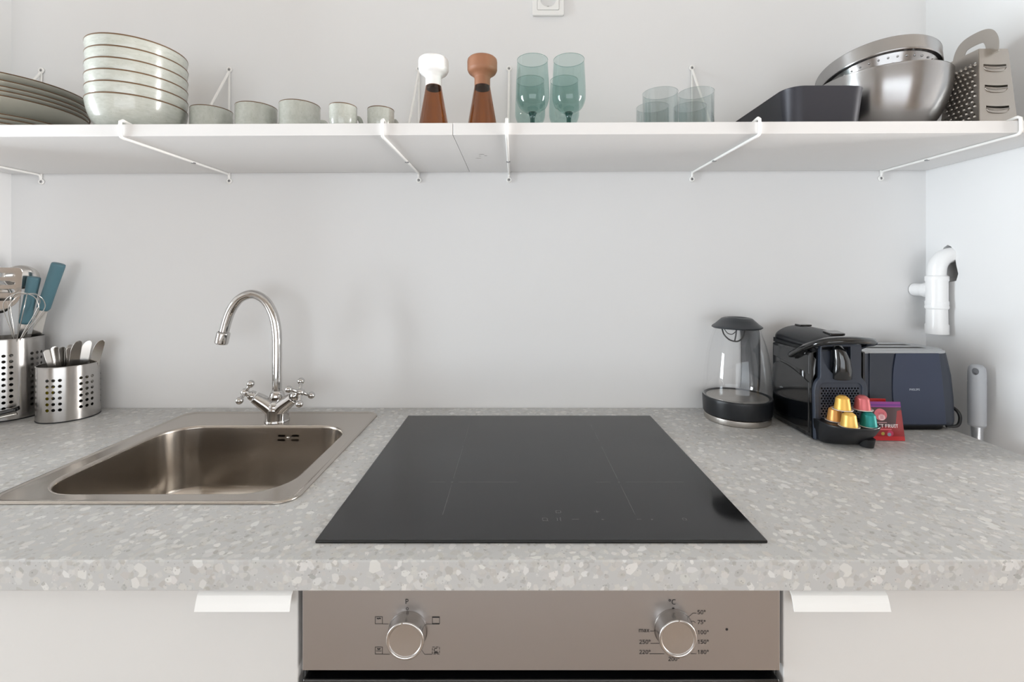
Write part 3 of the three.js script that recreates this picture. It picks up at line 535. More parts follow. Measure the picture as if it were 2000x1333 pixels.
// ---------------------------------------------------------------- wall socket, drain pipe, broom
{
  const t = thing('wall_socket', 'white square wall socket above the shelf', 'socket', [0.0848, 1.9515, 0.0005]);
  const ring = (w, hole, r) => { const s = rrShape(w, w, r); const p = new THREE.Path(); typeof hole === 'number' ? p.absarc(0, 0, hole, 0, 2 * PI, true) : rrShape(hole[0], hole[0], hole[1], 0, 0, p); s.holes.push(p); return s; };
  part('frame', extrude(ring(0.0815, [0.0555, 0.003], 0.004), 0.009, 0.0012, 20), M.whiteGloss, t);
  part('insert', extrude(ring(0.0550, 0.0198, 0.003), 0.0105, 0.0008, 40), M.whiteGloss, t);
  part('recess', lathe([[0.0001, -0.0165 + 0.0105], [0.0194, -0.006], [0.0198, -0.0055], [0.0198, 0.0100]], 48).rotateX(PI / 2).translate(0, 0, 0), M.whiteGloss, t);
  for (const s of [-1, 1]) { part('pin_hole', cyl(0.0025, 0.0025, 0.001, 16).rotateX(PI / 2).translate(s * 0.0095, 0, -0.0052), M.dark, t); part('earth_clip', box(-0.0022, 0.0022, -0.0006, 0.0006, -0.004, 0.009).translate(0, s * 0.0185, 0), M.screw, t); part('clip_screw', cyl(0.002, 0.002, 0.002, 12).rotateX(PI / 2).translate(s * 0.0088, -0.0165, 0.0035), M.dark, t); }
}
{
  const x = 1.0335, z = 0.062, t = thing('drain_pipe', 'white plastic drain pipe tee bending into the hole in the right wall', 'pipe', [x, 1.10, z]);
  const ring = (y0, y1, r) => [[r, y0], [r, y1]];
  part('tee_body', lathe([[0.0195, 0.0], [0.0228, 0.0], [0.0228, 0.022], [0.0212, 0.024], [0.0205, 0.060], [0.0222, 0.061], [0.0232, 0.064], [0.0232, 0.067], [0.0222, 0.070], [0.0228, 0.072], [0.0228, 0.079], [0.0214, 0.081], [0.0214, 0.128], [0.0228, 0.130], [0.0228, 0.140], [0.0200, 0.142], [0.0190, 0.143]], 48), M.pvc, t);
  part('elbow', curveTube([[0, 0.130, 0], [0, 0.152, 0], [0.003, 0.171, 0.001], [0.014, 0.186, 0.002], [0.034, 0.193, 0.002], [0.075, 0.194, 0.002]], 0.0188, 40), M.pvc, t);
  part('branch', lathe([[0.0165, 0], [0.0165, 0.020], [0.0185, 0.022], [0.0185, 0.030], [0.0165, 0.032], [0.0165, 0.0605]], 36).rotateX(-PI / 2).translate(-0.001, 0.106, 0), M.pvc, t);
}
{
  const t = thing('broom_handle', 'grey broom grip on a metal pole in the gap beside the worktop', 'broom', [1.0275, 0, 0.166]);
  part('grip', cut(lathe([[0.0001, 0.908], [0.0148, 0.909], [0.0156, 0.914], [0.0156, 1.005], [0.0150, 1.007], [0.0156, 1.009], [0.0154, 1.030], [0.0140, 1.039], [0.0095, 1.0445], [0.0001, 1.046]], 40), [cyl(0.0060, 0.0060, 0.03, 24).rotateX(PI / 2).scale(1, 1.25, 1).translate(0, 0, 0.017).rotateY(-0.98).translate(0, 1.0315, 0)]), M.greyPlastic, t, 'grey plastic grip with a hanging hole');
  part('pole', cyl(0.0108, 0.0108, 0.905, 32).translate(0, 0.4575, 0), M.alu, t, 'bare metal pole');
  part('brush_head', box(-0.032, 0.032, 0.0, 0.05, -0.12, 0.12, 0.006), M.greyPlastic, t);
}

// ---------------------------------------------------------------- utensil holders on the left
function perforated(r, h, rows, pitchY, y0, cols, pattern, hr) {
  // two skins of a cylinder, cell by cell; cells marked in the pattern have a round hole
  const pos = [], nor = [], uv = [], idx = [];
  const dA = 2 * PI / cols, N = 16;
  const put = (a, y, rad, s) => { pos.push(sin(a) * rad, y, cos(a) * rad); nor.push(sin(a) * s, 0, cos(a) * s); uv.push(a / (2 * PI), y / h); return pos.length / 3 - 1; };
  const quad = (a, b, c, d, s) => (s > 0 ? idx.push(a, b, c, a, c, d) : idx.push(a, c, b, a, d, c));
  for (const [rad, s] of [[r, 1], [r - 0.0009, -1]]) {
    for (let c = 0; c < cols; c++) {
      const a0 = c * dA, a1 = a0 + dA;
      const band = (ya, yb) => { for (let k = 0; k < 3; k++) { const u = a0 + dA * k / 3, v = a0 + dA * (k + 1) / 3; quad(put(u, ya, rad, s), put(v, ya, rad, s), put(v, yb, rad, s), put(u, yb, rad, s), s); } };
      band(0, y0); band(y0 + rows * pitchY, h);
      for (let q = 0; q < rows; q++) {
        const ya = y0 + q * pitchY, yb = ya + pitchY, am = (a0 + a1) / 2, ym = (ya + yb) / 2;
        if (!pattern(c)) { band(ya, yb); continue; }
        const outer = [], inner = [];
        for (let k = 0; k < N; k++) {
          const th = (k + 0.5) / N * 2 * PI, cx = cos(th), cy = sin(th), m = Math.max(Math.abs(cx), Math.abs(cy));
          const snap = (v) => (Math.abs(v) > 0.62 ? Math.sign(v) : v);
          let ux = cx / m, uy = cy / m; if (Math.abs(ux) > 0.6 && Math.abs(uy) > 0.6) { ux = snap(ux); uy = snap(uy); }
          outer.push(put(am + ux * dA / 2, ym + uy * pitchY / 2, rad, s)); inner.push(put(am + cx * hr / r, ym + cy * hr, rad, s));
        }
        for (let k = 0; k < N; k++) { const n = (k + 1) % N; quad(outer[k], outer[n], inner[n], inner[k], s); }
      }
    }
  }
  const g = new THREE.BufferGeometry();
  g.setAttribute('position', new THREE.Float32BufferAttribute(pos, 3)); g.setAttribute('normal', new THREE.Float32BufferAttribute(nor, 3)); g.setAttribute('uv', new THREE.Float32BufferAttribute(uv, 2)); g.setIndex(idx);
  return g;
}
const TALL = { x: -1.230, z: 0.066, r: 0.058, h: 0.192 }, SMALL = { x: -1.0845, z: 0.071, r: 0.0575, h: 0.129 };
function holder(name, S, rows, y0, turn, label) {
  const t = thing(name, label, 'utensil holder', [S.x, WT, S.z], undefined, turn);
  part('perforated_wall', perforated(S.r, S.h, rows, 0.0137, y0, 30, (c) => c % 5 < 3, 0.0036), M.holderSteel, t);
  part('rim', new THREE.TorusGeometry(S.r - 0.0004, 0.0011, 8, 80).rotateX(PI / 2).translate(0, S.h, 0), M.holderSteel, t);
  part('base', lathe([[0.0001, 0.0022], [S.r - 0.002, 0.0022], [S.r + 0.0006, 0.003], [S.r + 0.0008, 0.0008], [S.r, 0], [0.0001, 0]], 64), M.blackSatin, t);
  return t;
}
holder('utensil_holder', TALL, 10, 0.024, 0.30, 'tall perforated steel holder in the corner with cooking utensils');
holder('cutlery_holder', SMALL, 6, 0.024, -0.02, 'short perforated steel holder with table cutlery');
// aim(): a part built along +y from its lower end is stood between two points
function aim(g, a, b, roll = 0) { const d = V3(...b).sub(V3(...a)).normalize(); return g.rotateY(roll).applyQuaternion(new THREE.Quaternion().setFromUnitVectors(V3(0, 1, 0), d)).translate(...a); }
const len = (a, b) => V3(...a).distanceTo(V3(...b));
function knifeLike(name, lo, mid, hi, w, handleR, label) {
  const t = thing(name, label, 'knife', lo), o = (p) => p.map((v, i) => v - lo[i]);
  const L1 = len(lo, mid), L2 = len(mid, hi);
  const s = new THREE.Shape(); s.moveTo(-w, 0.004); s.quadraticCurveTo(-w, 0, -w + 0.006, 0); s.lineTo(w, 0.012); s.lineTo(w, L1 + 0.004); s.lineTo(-w, L1 + 0.004); s.closePath();
  part('blade', aim(extrude(s, 0.0016).translate(0, 0, -0.0008), o(lo), o(mid), 0.6), M.cutlery, t);
  part('handle', aim(loft([[0.010, 0.007, 0], [handleR, 0.0085, 0.006], [handleR, 0.0095, L2 * 0.5], [handleR * 1.08, 0.0105, L2 - 0.006], [handleR * 1.02, 0.0098, L2 - 0.001], [handleR * 0.9, 0.008, L2]].map(([a, b, y]) => Array.from({ length: 24 }, (_, i) => V3(a * cos(i / 24 * 2 * PI), y, -b * sin(i / 24 * 2 * PI)))), { bottom: true, top: true }), o(mid), o(hi), 0.6), M.teal, t, 'teal plastic handle');
}
knifeLike('kitchen_knife', [-1.236, WT + 0.012, 0.044], [-1.1695, 1.157, 0.050], [-1.124, 1.272, 0.056], 0.009, 0.0128, 'teal-handled kitchen knife leaning far right in the tall holder');
knifeLike('paring_knife', [-1.254, WT + 0.012, 0.056], [-1.206, 1.124, 0.058], [-1.178, 1.239, 0.062], 0.008, 0.0115, 'teal-handled knife standing upright behind the whisk');
{
  const lo = [-1.245, WT + 0.012, 0.075], hi = [-1.150, 1.200, 0.105], t = thing('balloon_whisk', 'steel wire balloon whisk standing loops up in the tall holder', 'whisk', lo), o = hi.map((v, i) => v - lo[i]), L = len(lo, hi);
  part('whisk_handle', aim(cyl(0.006, 0.0075, 0.18, 20).translate(0, 0.09, 0), [0, 0, 0], o), M.cutlery, t);
  for (let k = 0; k < 4; k++) {
    const w = 0.034, y0 = 0.175, h = L - y0;
    const c = [[-0.004, y0, 0], [-0.012, y0 + h * 0.25, 0], [-w * 0.85, y0 + h * 0.6, 0], [-w, y0 + h * 0.8, 0], [-w * 0.62, y0 + h * 0.97, 0], [0, y0 + h, 0], [w * 0.62, y0 + h * 0.97, 0], [w, y0 + h * 0.8, 0], [w * 0.85, y0 + h * 0.6, 0], [0.012, y0 + h * 0.25, 0], [0.004, y0, 0]];
    part('whisk_wire', aim(curveTube(c, 0.0009, 60).rotateY(k * PI / 4), [0, 0, 0], o), M.cutlery, t);
  }
}
function spoonTool(name, label, category, lo, hi, rx, ry, slots, roll) {
  const t = thing(name, label, category, lo), o = hi.map((v, i) => v - lo[i]), L = len(lo, hi);
  part('shaft', aim(sweep(new THREE.LineCurve3(V3(0, 0, 0), V3(0, L - ry * 1.6, 0)), [[-0.0075, -0.0009], [0.0075, -0.0009], [0.0075, 0.0009], [-0.0075, 0.0009]], 8), [0, 0, 0], o, roll), M.cutlery, t);
  const head = part('head', aim(new THREE.SphereGeometry(1, 40, 18, 0, PI * 2, PI / 2, PI / 2).scale(rx, rx * 0.34, ry).rotateX(-PI / 2).translate(0, L - ry * 0.8, 0), [0, 0, 0], o, roll), M.cutlery, t);
  for (const s of slots) part('slot', aim(box(s - 0.0022, s + 0.0022, L - ry * 1.25, L - ry * 0.35, -rx * 0.35 - 0.0004, rx * 0.35, 0.001), [0, 0, 0], o, roll), M.dark, head, 'dark draining slot');
}
{
  // slotted turner: a flat head with four real slots
  const lo = [-1.248, WT + 0.012, 0.082], hi = [-1.214, 1.262, 0.114], t = thing('slotted_turner', 'steel slotted turner at the far left of the tall holder', 'turner', lo), o = hi.map((v, i) => v - lo[i]), L = len(lo, hi);
  const s = new THREE.Shape(); s.moveTo(-0.012, 0); s.quadraticCurveTo(-0.038, 0.006, -0.041, 0.040); s.lineTo(-0.043, 0.090); s.quadraticCurveTo(-0.042, 0.100, -0.032, 0.100); s.lineTo(0.032, 0.100); s.quadraticCurveTo(0.042, 0.100, 0.043, 0.090); s.lineTo(0.041, 0.040); s.quadraticCurveTo(0.038, 0.006, 0.012, 0); s.closePath();
  for (let k = 0; k < 4; k++) { const p = new THREE.Path(); rrShape(0.060, 0.0095, 0.0045, 0, 0.025 + k * 0.019, p); s.holes.push(p); }
  part('turner_head', aim(extrude(s, 0.0018, 0.0005).translate(0, L - 0.100, -0.0009), [0, 0, 0], o, 0.75), M.cutlery, t);
  part('shaft', aim(sweep(new THREE.LineCurve3(V3(0, 0, 0), V3(0, L - 0.098, 0)), [[-0.0075, -0.0009], [0.0075, -0.0009], [0.0075, 0.0009], [-0.0075, 0.0009]], 8), [0, 0, 0], o, 0.75), M.cutlery, t);
}
spoonTool('serving_spoon', 'steel serving spoon with a plain bowl behind the whisk', 'spoon', [-1.266, WT + 0.012, 0.060], [-1.236, 1.216, 0.086], 0.024, 0.036, [], 0.75);
spoonTool('soup_ladle', 'long steel ladle leaning into the corner behind the slotted turner', 'ladle', [-1.258, WT + 0.012, 0.036], [-1.228, 1.262, 0.044], 0.033, 0.030, [], 0.9);
// table cutlery
{
  const flatBar = (w0, w1, L, tip) => { const s = new THREE.Shape(); s.moveTo(-w0, 0); s.lineTo(w0, 0); s.lineTo(w1, L - tip); s.quadraticCurveTo(w1, L, 0, L); s.quadraticCurveTo(-w1, L, -w1, L - tip); s.closePath(); return extrude(s, 0.0022, 0.0005).translate(0, 0, -0.0011); };
  const spot = ['leftmost', 'second', 'third', 'fourth', 'fifth', 'sixth', 'rightmost'];
  for (let k = 0; k < 7; k++) {
    const fx = -0.036 + k * 0.0078, lo = [SMALL.x - 0.018 + k * 0.004, WT + 0.006, SMALL.z - 0.004 + (k % 2) * 0.010], hi = [SMALL.x + fx - 0.006 + k * 0.0012, 1.064 + (k % 3) * 0.003 + k * 0.0010, SMALL.z + 0.012 - (k % 2) * 0.012];
    const fork = k % 2 === 1, t = thing(fork ? 'table_fork' : 'table_spoon', `steel ${fork ? 'fork' : 'spoon'} with its handle up, ${spot[k]} of the seven handles in the short holder`, fork ? 'fork' : 'spoon', lo, 'cutlery in the short holder');
    part('handle', aim(flatBar(0.0030, 0.0068, len(lo, hi), 0.007), [0, 0, 0], hi.map((v, i) => v - lo[i]), 0.9 + 0.08 * k), M.cutlery, t);
    part(fork ? 'tines' : 'spoon_bowl', fork ? aim([0, 1, 2].map((q) => box(-0.0075 + q * 0.006, -0.0045 + q * 0.006, 0.0, 0.035, -0.0008, 0.0008)).reduce((a, b) => join([a, b])), [0, 0, 0], hi.map((v, i) => v - lo[i]), 0.9) : aim(new THREE.SphereGeometry(1, 20, 12, 0, PI * 2, PI / 2, PI / 2).scale(0.012, 0.004, 0.018).rotateX(-PI / 2).translate(0, 0.018, 0), [0, 0, 0], hi.map((v, i) => v - lo[i]), 0.9), M.cutlery, t);
  }
  const where = ['left one, beside the spoons', 'middle one', 'right one, against the rim'];
  [[0.010, 0.030], [0.021, 0.0435], [0.034, 0.0640]].forEach(([x0, x1], k) => {
    const lo = [SMALL.x + 0.004 + k * 0.008, WT + 0.006, SMALL.z + 0.012 - k * 0.012], hi = [SMALL.x + x1, 1.0860 - k * 0.001, SMALL.z + 0.010 - k * 0.012];
    const t = thing('table_knife', `steel table knife standing blade up in the short holder, ${where[k]}`, 'knife', lo, 'cutlery in the short holder'), d = hi.map((v, i) => v - lo[i]), L = len(lo, hi);
    const s = new THREE.Shape(); s.moveTo(-0.0080, 0.06); s.lineTo(0.0080, 0.06); s.lineTo(0.0098, L - 0.010); s.quadraticCurveTo(0.0094, L - 0.001, 0.004, L); s.quadraticCurveTo(-0.0075, L - 0.002, -0.0096, L - 0.026); s.closePath();
    part('blade', aim(extrude(s, 0.0018, 0.0004).translate(0, 0, -0.0009), [0, 0, 0], d, [0.95, 0.45, 0.75][k]), M.cutlery, t);
    part('handle', aim(cyl(0.005, 0.006, 0.062, 16).scale(1.2, 1, 0.6).translate(0, 0.031, 0), [0, 0, 0], d, 0.55), M.cutlery, t);
  });
  const t = thing('peeler', 'yellow-handled peeler glimpsed through the holes of the short holder', 'peeler', [SMALL.x - 0.026, WT + 0.004, SMALL.z + 0.036]);
  part('handle', aim(cyl(0.0075, 0.009, 0.075, 20).translate(0, 0.0375, 0), [0, 0, 0], [0.013, 0.085, -0.004]), std(0xd8c21a, 0.4), t, 'yellow plastic handle');
  part('peeler_blade', aim(box(-0.006, 0.006, 0.075, 0.105, -0.001, 0.001), [0, 0, 0], [0.013, 0.085, -0.004]), M.cutlery, t);
}
{
  const t = thing('tongs', 'black and chrome tongs lying on the worktop before the tall holder', 'tongs', [-1.19, WT, 0.15]);
  part('black_arm', curveTube([[-0.085, 0.012, 0.028], [-0.02, 0.022, -0.005], [0.030, 0.032, -0.034]], [[-0.010, -0.004], [0.010, -0.004], [0.011, 0], [0.010, 0.005], [-0.010, 0.005], [-0.011, 0]], 24, { up: [0, 1, 0] }), M.blackGloss, t, 'black plastic arm');
  part('chrome_arm', curveTube([[-0.085, 0.006, 0.036], [-0.02, 0.013, 0.004], [0.034, 0.022, -0.028]], 0.0035, 24), M.cutlery, t, 'chrome arm');
  part('tip', curveTube([[-0.07, 0.006, 0.045], [-0.03, 0.0075, 0.037], [-0.006, 0.008, 0.029]], [[-0.008, -0.003], [0.008, -0.003], [0.009, 0.001], [0.004, 0.004], [-0.004, 0.004], [-0.009, 0.001]], 16, { up: [0, 1, 0] }), M.blackSatin, t);
  part('tip_cap', new THREE.SphereGeometry(0.0075, 16, 10).scale(1.6, 0.5, 0.9).translate(-0.012, 0.0115, 0.031), M.cutlery, t);
}

// ---------------------------------------------------------------- kettle
{
  const t = thing('glass_kettle', 'glass electric kettle with black base and dark lid', 'kettle', [0.5315, WT, 0.0868]);
  part('power_base', lathe([[0.0001, 0], [0.072, 0], [0.0735, 0.002], [0.0735, 0.0125], [0.0725, 0.0145], [0.0001, 0.0145]], 80), M.steel, t, 'steel band at the foot');
  part('lower_body', lathe([[0.068, 0.0145], [0.0740, 0.0155], [0.0755, 0.018], [0.0770, 0.048], [0.0772, 0.054], [0.0762, 0.0555], [0.0735, 0.0560], [0.0700, 0.0530], [0.0001, 0.0520]], 96), M.blackSatin, t, 'black plastic lower body');
  part('heater_plate', lathe([[0.0001, 0.0550], [0.056, 0.0550], [0.0575, 0.0545], [0.060, 0.0535], [0.068, 0.0535]], 80), M.steel, t);
  part('glass_jug', lathe(smoothProfile([[0.0745, 0.0555], [0.0760, 0.066], [0.0756, 0.0816], [0.0728, 0.118], [0.0673, 0.1562], [0.0605, 0.186], [0.0510, 0.2137], [0.0495, 0.224]], 60), 96), M.clearGlass, t);
  part('glass_edge', new THREE.TorusGeometry(0.0752, 0.0013, 8, 96).rotateX(PI / 2).translate(0, 0.0572, 0), M.clearGlass, t);
  const az = PI * 0.25, hd = [sin(az), -cos(az)];     // handle to the back right
  const lid = part('lid', (() => { // lid with a beak towards the spout
    const ring = (y, r, beak) => Array.from({ length: 64 }, (_, i) => { const a = i / 64 * 2 * PI, x = cos(a), z = -sin(a), f = Math.max(0, -(x * hd[0] + z * hd[1])) ** 5, q = r + beak * f; return V3(x * q, y + 0.002 * f, z * q); });
    return loft([ring(0.2165, 0.046, 0.004), ring(0.2170, 0.0525, 0.010), ring(0.2195, 0.0560, 0.013), ring(0.2222, 0.0545, 0.012), ring(0.2270, 0.0480, 0.006), ring(0.2340, 0.0405, 0.002), ring(0.2400, 0.0340, 0), ring(0.2422, 0.0270, 0), ring(0.2425, 0.0215, 0), ring(0.2405, 0.0190, 0), ring(0.2400, 0.0150, 0)], { bottom: true, top: true });
  })(), M.lidGrey, t, 'dark grey lid with a dished top');
  part('handle', curveTube([[hd[0] * 0.046, 0.2230, hd[1] * 0.046], [hd[0] * 0.074, 0.2190, hd[1] * 0.074], [hd[0] * 0.0895, 0.200, hd[1] * 0.0895], [hd[0] * 0.0955, 0.150, hd[1] * 0.0955], [hd[0] * 0.0955, 0.095, hd[1] * 0.0955], [hd[0] * 0.089, 0.060, hd[1] * 0.089], [hd[0] * 0.074, 0.042, hd[1] * 0.074]], [[-0.022, -0.004], [-0.018, -0.0075], [0.018, -0.0075], [0.022, -0.004], [0.022, 0.004], [0.018, 0.0075], [-0.018, 0.0075], [-0.022, 0.004]], 40, { up: [hd[0], 0, hd[1]] }), M.lidGrey, t, 'dark grey handle at the back');
  const filter = (s) => [curveTube([[-0.040, 0.2165, 0.010], [-0.038, 0.204, 0.016], [-0.028, 0.192, 0.024], [-0.014, 0.190, 0.033], [-0.004, 0.199, 0.036], [0.002, 0.2165, 0.034]], 0.0017, 32), curveTube([[-0.016, 0.2165, 0.031], [-0.017, 0.204, 0.0305], [-0.019, 0.191, 0.0295]], 0.0016, 16), curveTube([[-0.036, 0.2165, 0.012], [-0.030, 0.2065, 0.019], [-0.022, 0.2055, 0.024], [-0.016, 0.212, 0.028]], 0.0010, 20)];
  part('spout_filter', filter(), M.blackSatin, t, 'dark wire filter frame behind the spout');
}

// ---------------------------------------------------------------- capsule coffee machine
{
  const X0 = 0.621, X1 = 0.733, mx = (X0 + X1) / 2, ZF = 0.234, ZB = 0.070;
  const t = thing('coffee_machine', 'black capsule coffee machine with a lever and a drip tray full of capsules', 'coffee machine', [mx, WT, ZB]);
  const hw = (X1 - X0) / 2, D = ZF - ZB;
  const sec = (inset, top, shoulder, z) => {           // cross-section outline in (x, y) at depth z
    const pts = [], w = hw - inset; pts.push(V3(-w + 0.004, 0.001, z), V3(-w, 0.005, z));
    for (const y of [0.05, 0.10, 0.14, shoulder]) pts.push(V3(-w, y, z));
    for (let i = 1; i < 16; i++) { const a = PI - i / 16 * PI; pts.push(V3(w * Math.sign(cos(a)) * Math.abs(cos(a)) ** 0.85, shoulder + (top - shoulder) * sin(a) ** 0.8, z)); }
    for (const y of [shoulder, 0.14, 0.10, 0.05]) pts.push(V3(w, y, z));
    pts.push(V3(w, 0.005, z), V3(w - 0.004, 0.001, z)); return pts;
  };
  const lower = (list) => list;
  // lower body (vertical sides) and barrel hood
  part('body', loft([sec(0.010, 0.176, 0.172, 0.0), sec(0.004, 0.184, 0.178, 0.003), sec(0.0005, 0.186, 0.181, 0.012), sec(0, 0.187, 0.182, 0.10), sec(0, 0.187, 0.182, D - 0.028)].map(lower), { bottom: true, top: true }), M.blackGloss, t);
  { const ring = sec(0, 0.187, 0.182, 0), inn = sec(0.004, 0.183, 0.178, 0), fs = new THREE.Shape(ring.map((p) => V2(p.x, p.y))); fs.holes.push(new THREE.Path(inn.map((p) => V2(p.x, p.y + 0.003))));
    part('front_shell', new THREE.ExtrudeGeometry(fs, { depth: 0.0195, bevelEnabled: false }).translate(0, 0, D - 0.0280), M.blackGloss, t); }
  const hood = (inset, top, sh, z) => { const pts = [], w = hw - inset; for (let i = 0; i <= 20; i++) { const a = PI - i / 20 * PI; pts.push(V3(w * cos(a), sh + (top - sh) * Math.max(0, sin(a)) ** 0.75, z)); } pts.push(V3(w * 0.5, sh, z), V3(-w * 0.5, sh, z)); return pts; };
  part('hood', loft([hood(0.022, 0.205, 0.193, 0.000), hood(0.008, 0.2185, 0.1925, 0.006), hood(0.003, 0.2245, 0.1915, 0.020), hood(0.002, 0.2240, 0.1905, 0.070), hood(0.004, 0.2170, 0.1895, D - 0.030), hood(0.010, 0.2080, 0.1885, D - 0.008)], { bottom: true, top: true }), M.blackSatin, t, 'black barrel-shaped hood');
  part('hood_gap_shade', box(-hw + 0.004, hw - 0.004, 0.184, 0.194, 0.006, D - 0.012), M.blackMatte, t);  // black strip stands in for the shade in the gap under the hood
  part('top_button', [box(-0.008, 0.020, 0.2235, 0.2275, 0.018, 0.040, 0.0015)], M.blackGloss, t);
  part('capsule_hatch', extrude(rrShape(0.034, 0.030, 0.006), 0.005, 0.0015).rotateX(-PI / 2 + 0.12).translate(0.014, 0.2165, D - 0.042), M.blackGloss, t);
  // raised side panel with an arched upper edge
  { const s = new THREE.Shape(); s.moveTo(0.012, 0.012); s.lineTo(D - 0.016, 0.012); s.lineTo(D - 0.016, 0.118); s.quadraticCurveTo(D * 0.6, 0.138, D * 0.35, 0.142); s.quadraticCurveTo(0.016, 0.146, 0.012, 0.120); s.closePath();
    part('side_panel', extrude(s, 0.003, 0.0012).rotateY(-PI / 2).translate(-hw + 0.0012, 0, 0), M.blackGloss, t);
    const s2 = new THREE.Shape(); s2.moveTo(0.016, 0.152); s2.lineTo(D - 0.016, 0.136); s2.lineTo(D - 0.016, 0.176); s2.lineTo(0.016, 0.178); s2.closePath();
    part('side_panel', extrude(s2, 0.0022, 0.0010).rotateY(-PI / 2).translate(-hw + 0.0010, 0, 0), M.blackGloss, t); }
  // front plate: narrow above, wide below, with a round-bottomed opening for the outlet and a rounded window for the grille
  const s = new THREE.Shape();
  s.moveTo(-hw + 0.003, 0.003); s.lineTo(hw - 0.003, 0.003); s.lineTo(hw - 0.001, 0.10); s.quadraticCurveTo(hw - 0.001, 0.122, 0.0445, 0.130); s.quadraticCurveTo(0.0425, 0.132, 0.0425, 0.138); s.lineTo(0.0425, 0.200); s.lineTo(-0.0425, 0.200); s.lineTo(-0.0425, 0.138); s.quadraticCurveTo(-0.0425, 0.132, -0.0445, 0.130); s.quadraticCurveTo(-hw + 0.001, 0.122, -hw + 0.001, 0.10); s.closePath();
  const arch = new THREE.Path(); arch.moveTo(-0.0395, 0.196); arch.lineTo(0.020, 0.196); arch.lineTo(0.020, 0.130); arch.quadraticCurveTo(-0.006, 0.127, -0.022, 0.146); arch.quadraticCurveTo(-0.0395, 0.166, -0.0395, 0.196); s.holes.push(arch);
  const win = new THREE.Path(); rrShape(0.090, 0.094, 0.012, 0, 0.073, win); s.holes.push(win);
  const fp = part('front_plate', extrude(s, 0.009, 0.0012, 16).translate(0, 0, D - 0.009), M.navy, t, 'dark satin front plate');
  part('front_recess', box(-0.0415, 0.0415, 0.126, 0.199, D - 0.0150, D - 0.0105), M.navy, t);
  const gs = rrShape(0.090, 0.094, 0.012, 0, 0.073);
  for (let r = 0; r < 16; r++) for (let c = 0; c < 13; c++) { const x = (c - 6 + (r % 2 ? 0.5 : 0)) * 0.0063, y = 0.0345 + r * 0.0053; if (Math.abs(x) > 0.040 || y > 0.113) continue; const p = new THREE.Path(); p.absarc(x, y, 0.0021, 0, 2 * PI, true); gs.holes.push(p); }
  part('grille', new THREE.ExtrudeGeometry(gs, { depth: 0.002, bevelEnabled: false, curveSegments: 4 }).translate(0, 0, D - 0.0050), M.navy, fp, 'perforated splash grille');
  // coffee outlet: rounded vertical nose
  part('outlet', loft([[0.017, 0.010, 0.1275, 0.0025], [0.0200, 0.015, 0.130, 0.0025], [0.0198, 0.018, 0.148, 0.002], [0.0175, 0.0175, 0.168, 0], [0.0135, 0.014, 0.187, -0.004], [0.009, 0.009, 0.199, -0.008]].map(([a, b, y, ox]) => Array.from({ length: 28 }, (_, k) => V3(ox + a * cos(k / 28 * 2 * PI), y, D - 0.002 - b * sin(k / 28 * 2 * PI)))), { bottom: true, top: true }), M.blackGloss, t, 'glossy coffee outlet');
  // lever: a flattened loop from the left flank round the front to the right flank
  const lp = [[-hw - 0.006, 0.168, 0.100], [-hw - 0.006, 0.181, 0.125], [-hw - 0.004, 0.194, 0.150], [-hw + 0.006, 0.206, 0.172], [-0.028, 0.2125, 0.186], [0, 0.2140, 0.190], [0.028, 0.2125, 0.188], [hw - 0.004, 0.209, 0.178], [hw + 0.007, 0.2035, 0.160], [hw + 0.006, 0.196, 0.140], [hw + 0.004, 0.184, 0.118], [hw + 0.003, 0.172, 0.100]];
  part('lever', curveTube(lp, [[-0.010, -0.0045], [-0.006, -0.0065], [0.006, -0.0065], [0.010, -0.0045], [0.0105, 0.001], [0.006, 0.0065], [-0.006, 0.0065], [-0.0105, 0.001]], 90, { up: [0, 1, 0.1] }), M.blackGloss, t, 'glossy black lever loop');
  part('lever_pivot', cyl(0.008, 0.008, 2 * hw + 0.012, 24).rotateZ(PI / 2).translate(0, 0.168, 0.103), M.blackGloss, t);
  // drip tray: boat-shaped, wider at the top
  const U = (hx, front, y, back = D - 0.004) => { const o = []; for (let i = 0; i <= 28; i++) { const a = i / 28 * PI; o.push(V3(hx * cos(a), y, back + (front - back) * Math.abs(sin(a)) ** 0.55)); } o.push(V3(-hx * 0.5, y, back), V3(0, y, back), V3(hx * 0.5, y, back)); return o.reverse(); };
  part('drip_tray', loft([U(0.046, D + 0.022, 0.0015), U(0.050, D + 0.030, 0.006), U(0.0535, D + 0.052, 0.026), U(0.0550, D + 0.064, 0.040), U(0.0550, D + 0.066, 0.0455), U(0.0540, D + 0.065, 0.0470), U(0.0520, D + 0.063, 0.0468), U(0.0510, D + 0.062, 0.0445)], { bottom: true, top: true }), M.blackSatin, t, 'black boat-shaped drip tray');
  part('tray_foot', cyl(0.012, 0.015, 0.016, 28).translate(0.030, 0.009, D + 0.030), M.blackMatte, t);
}
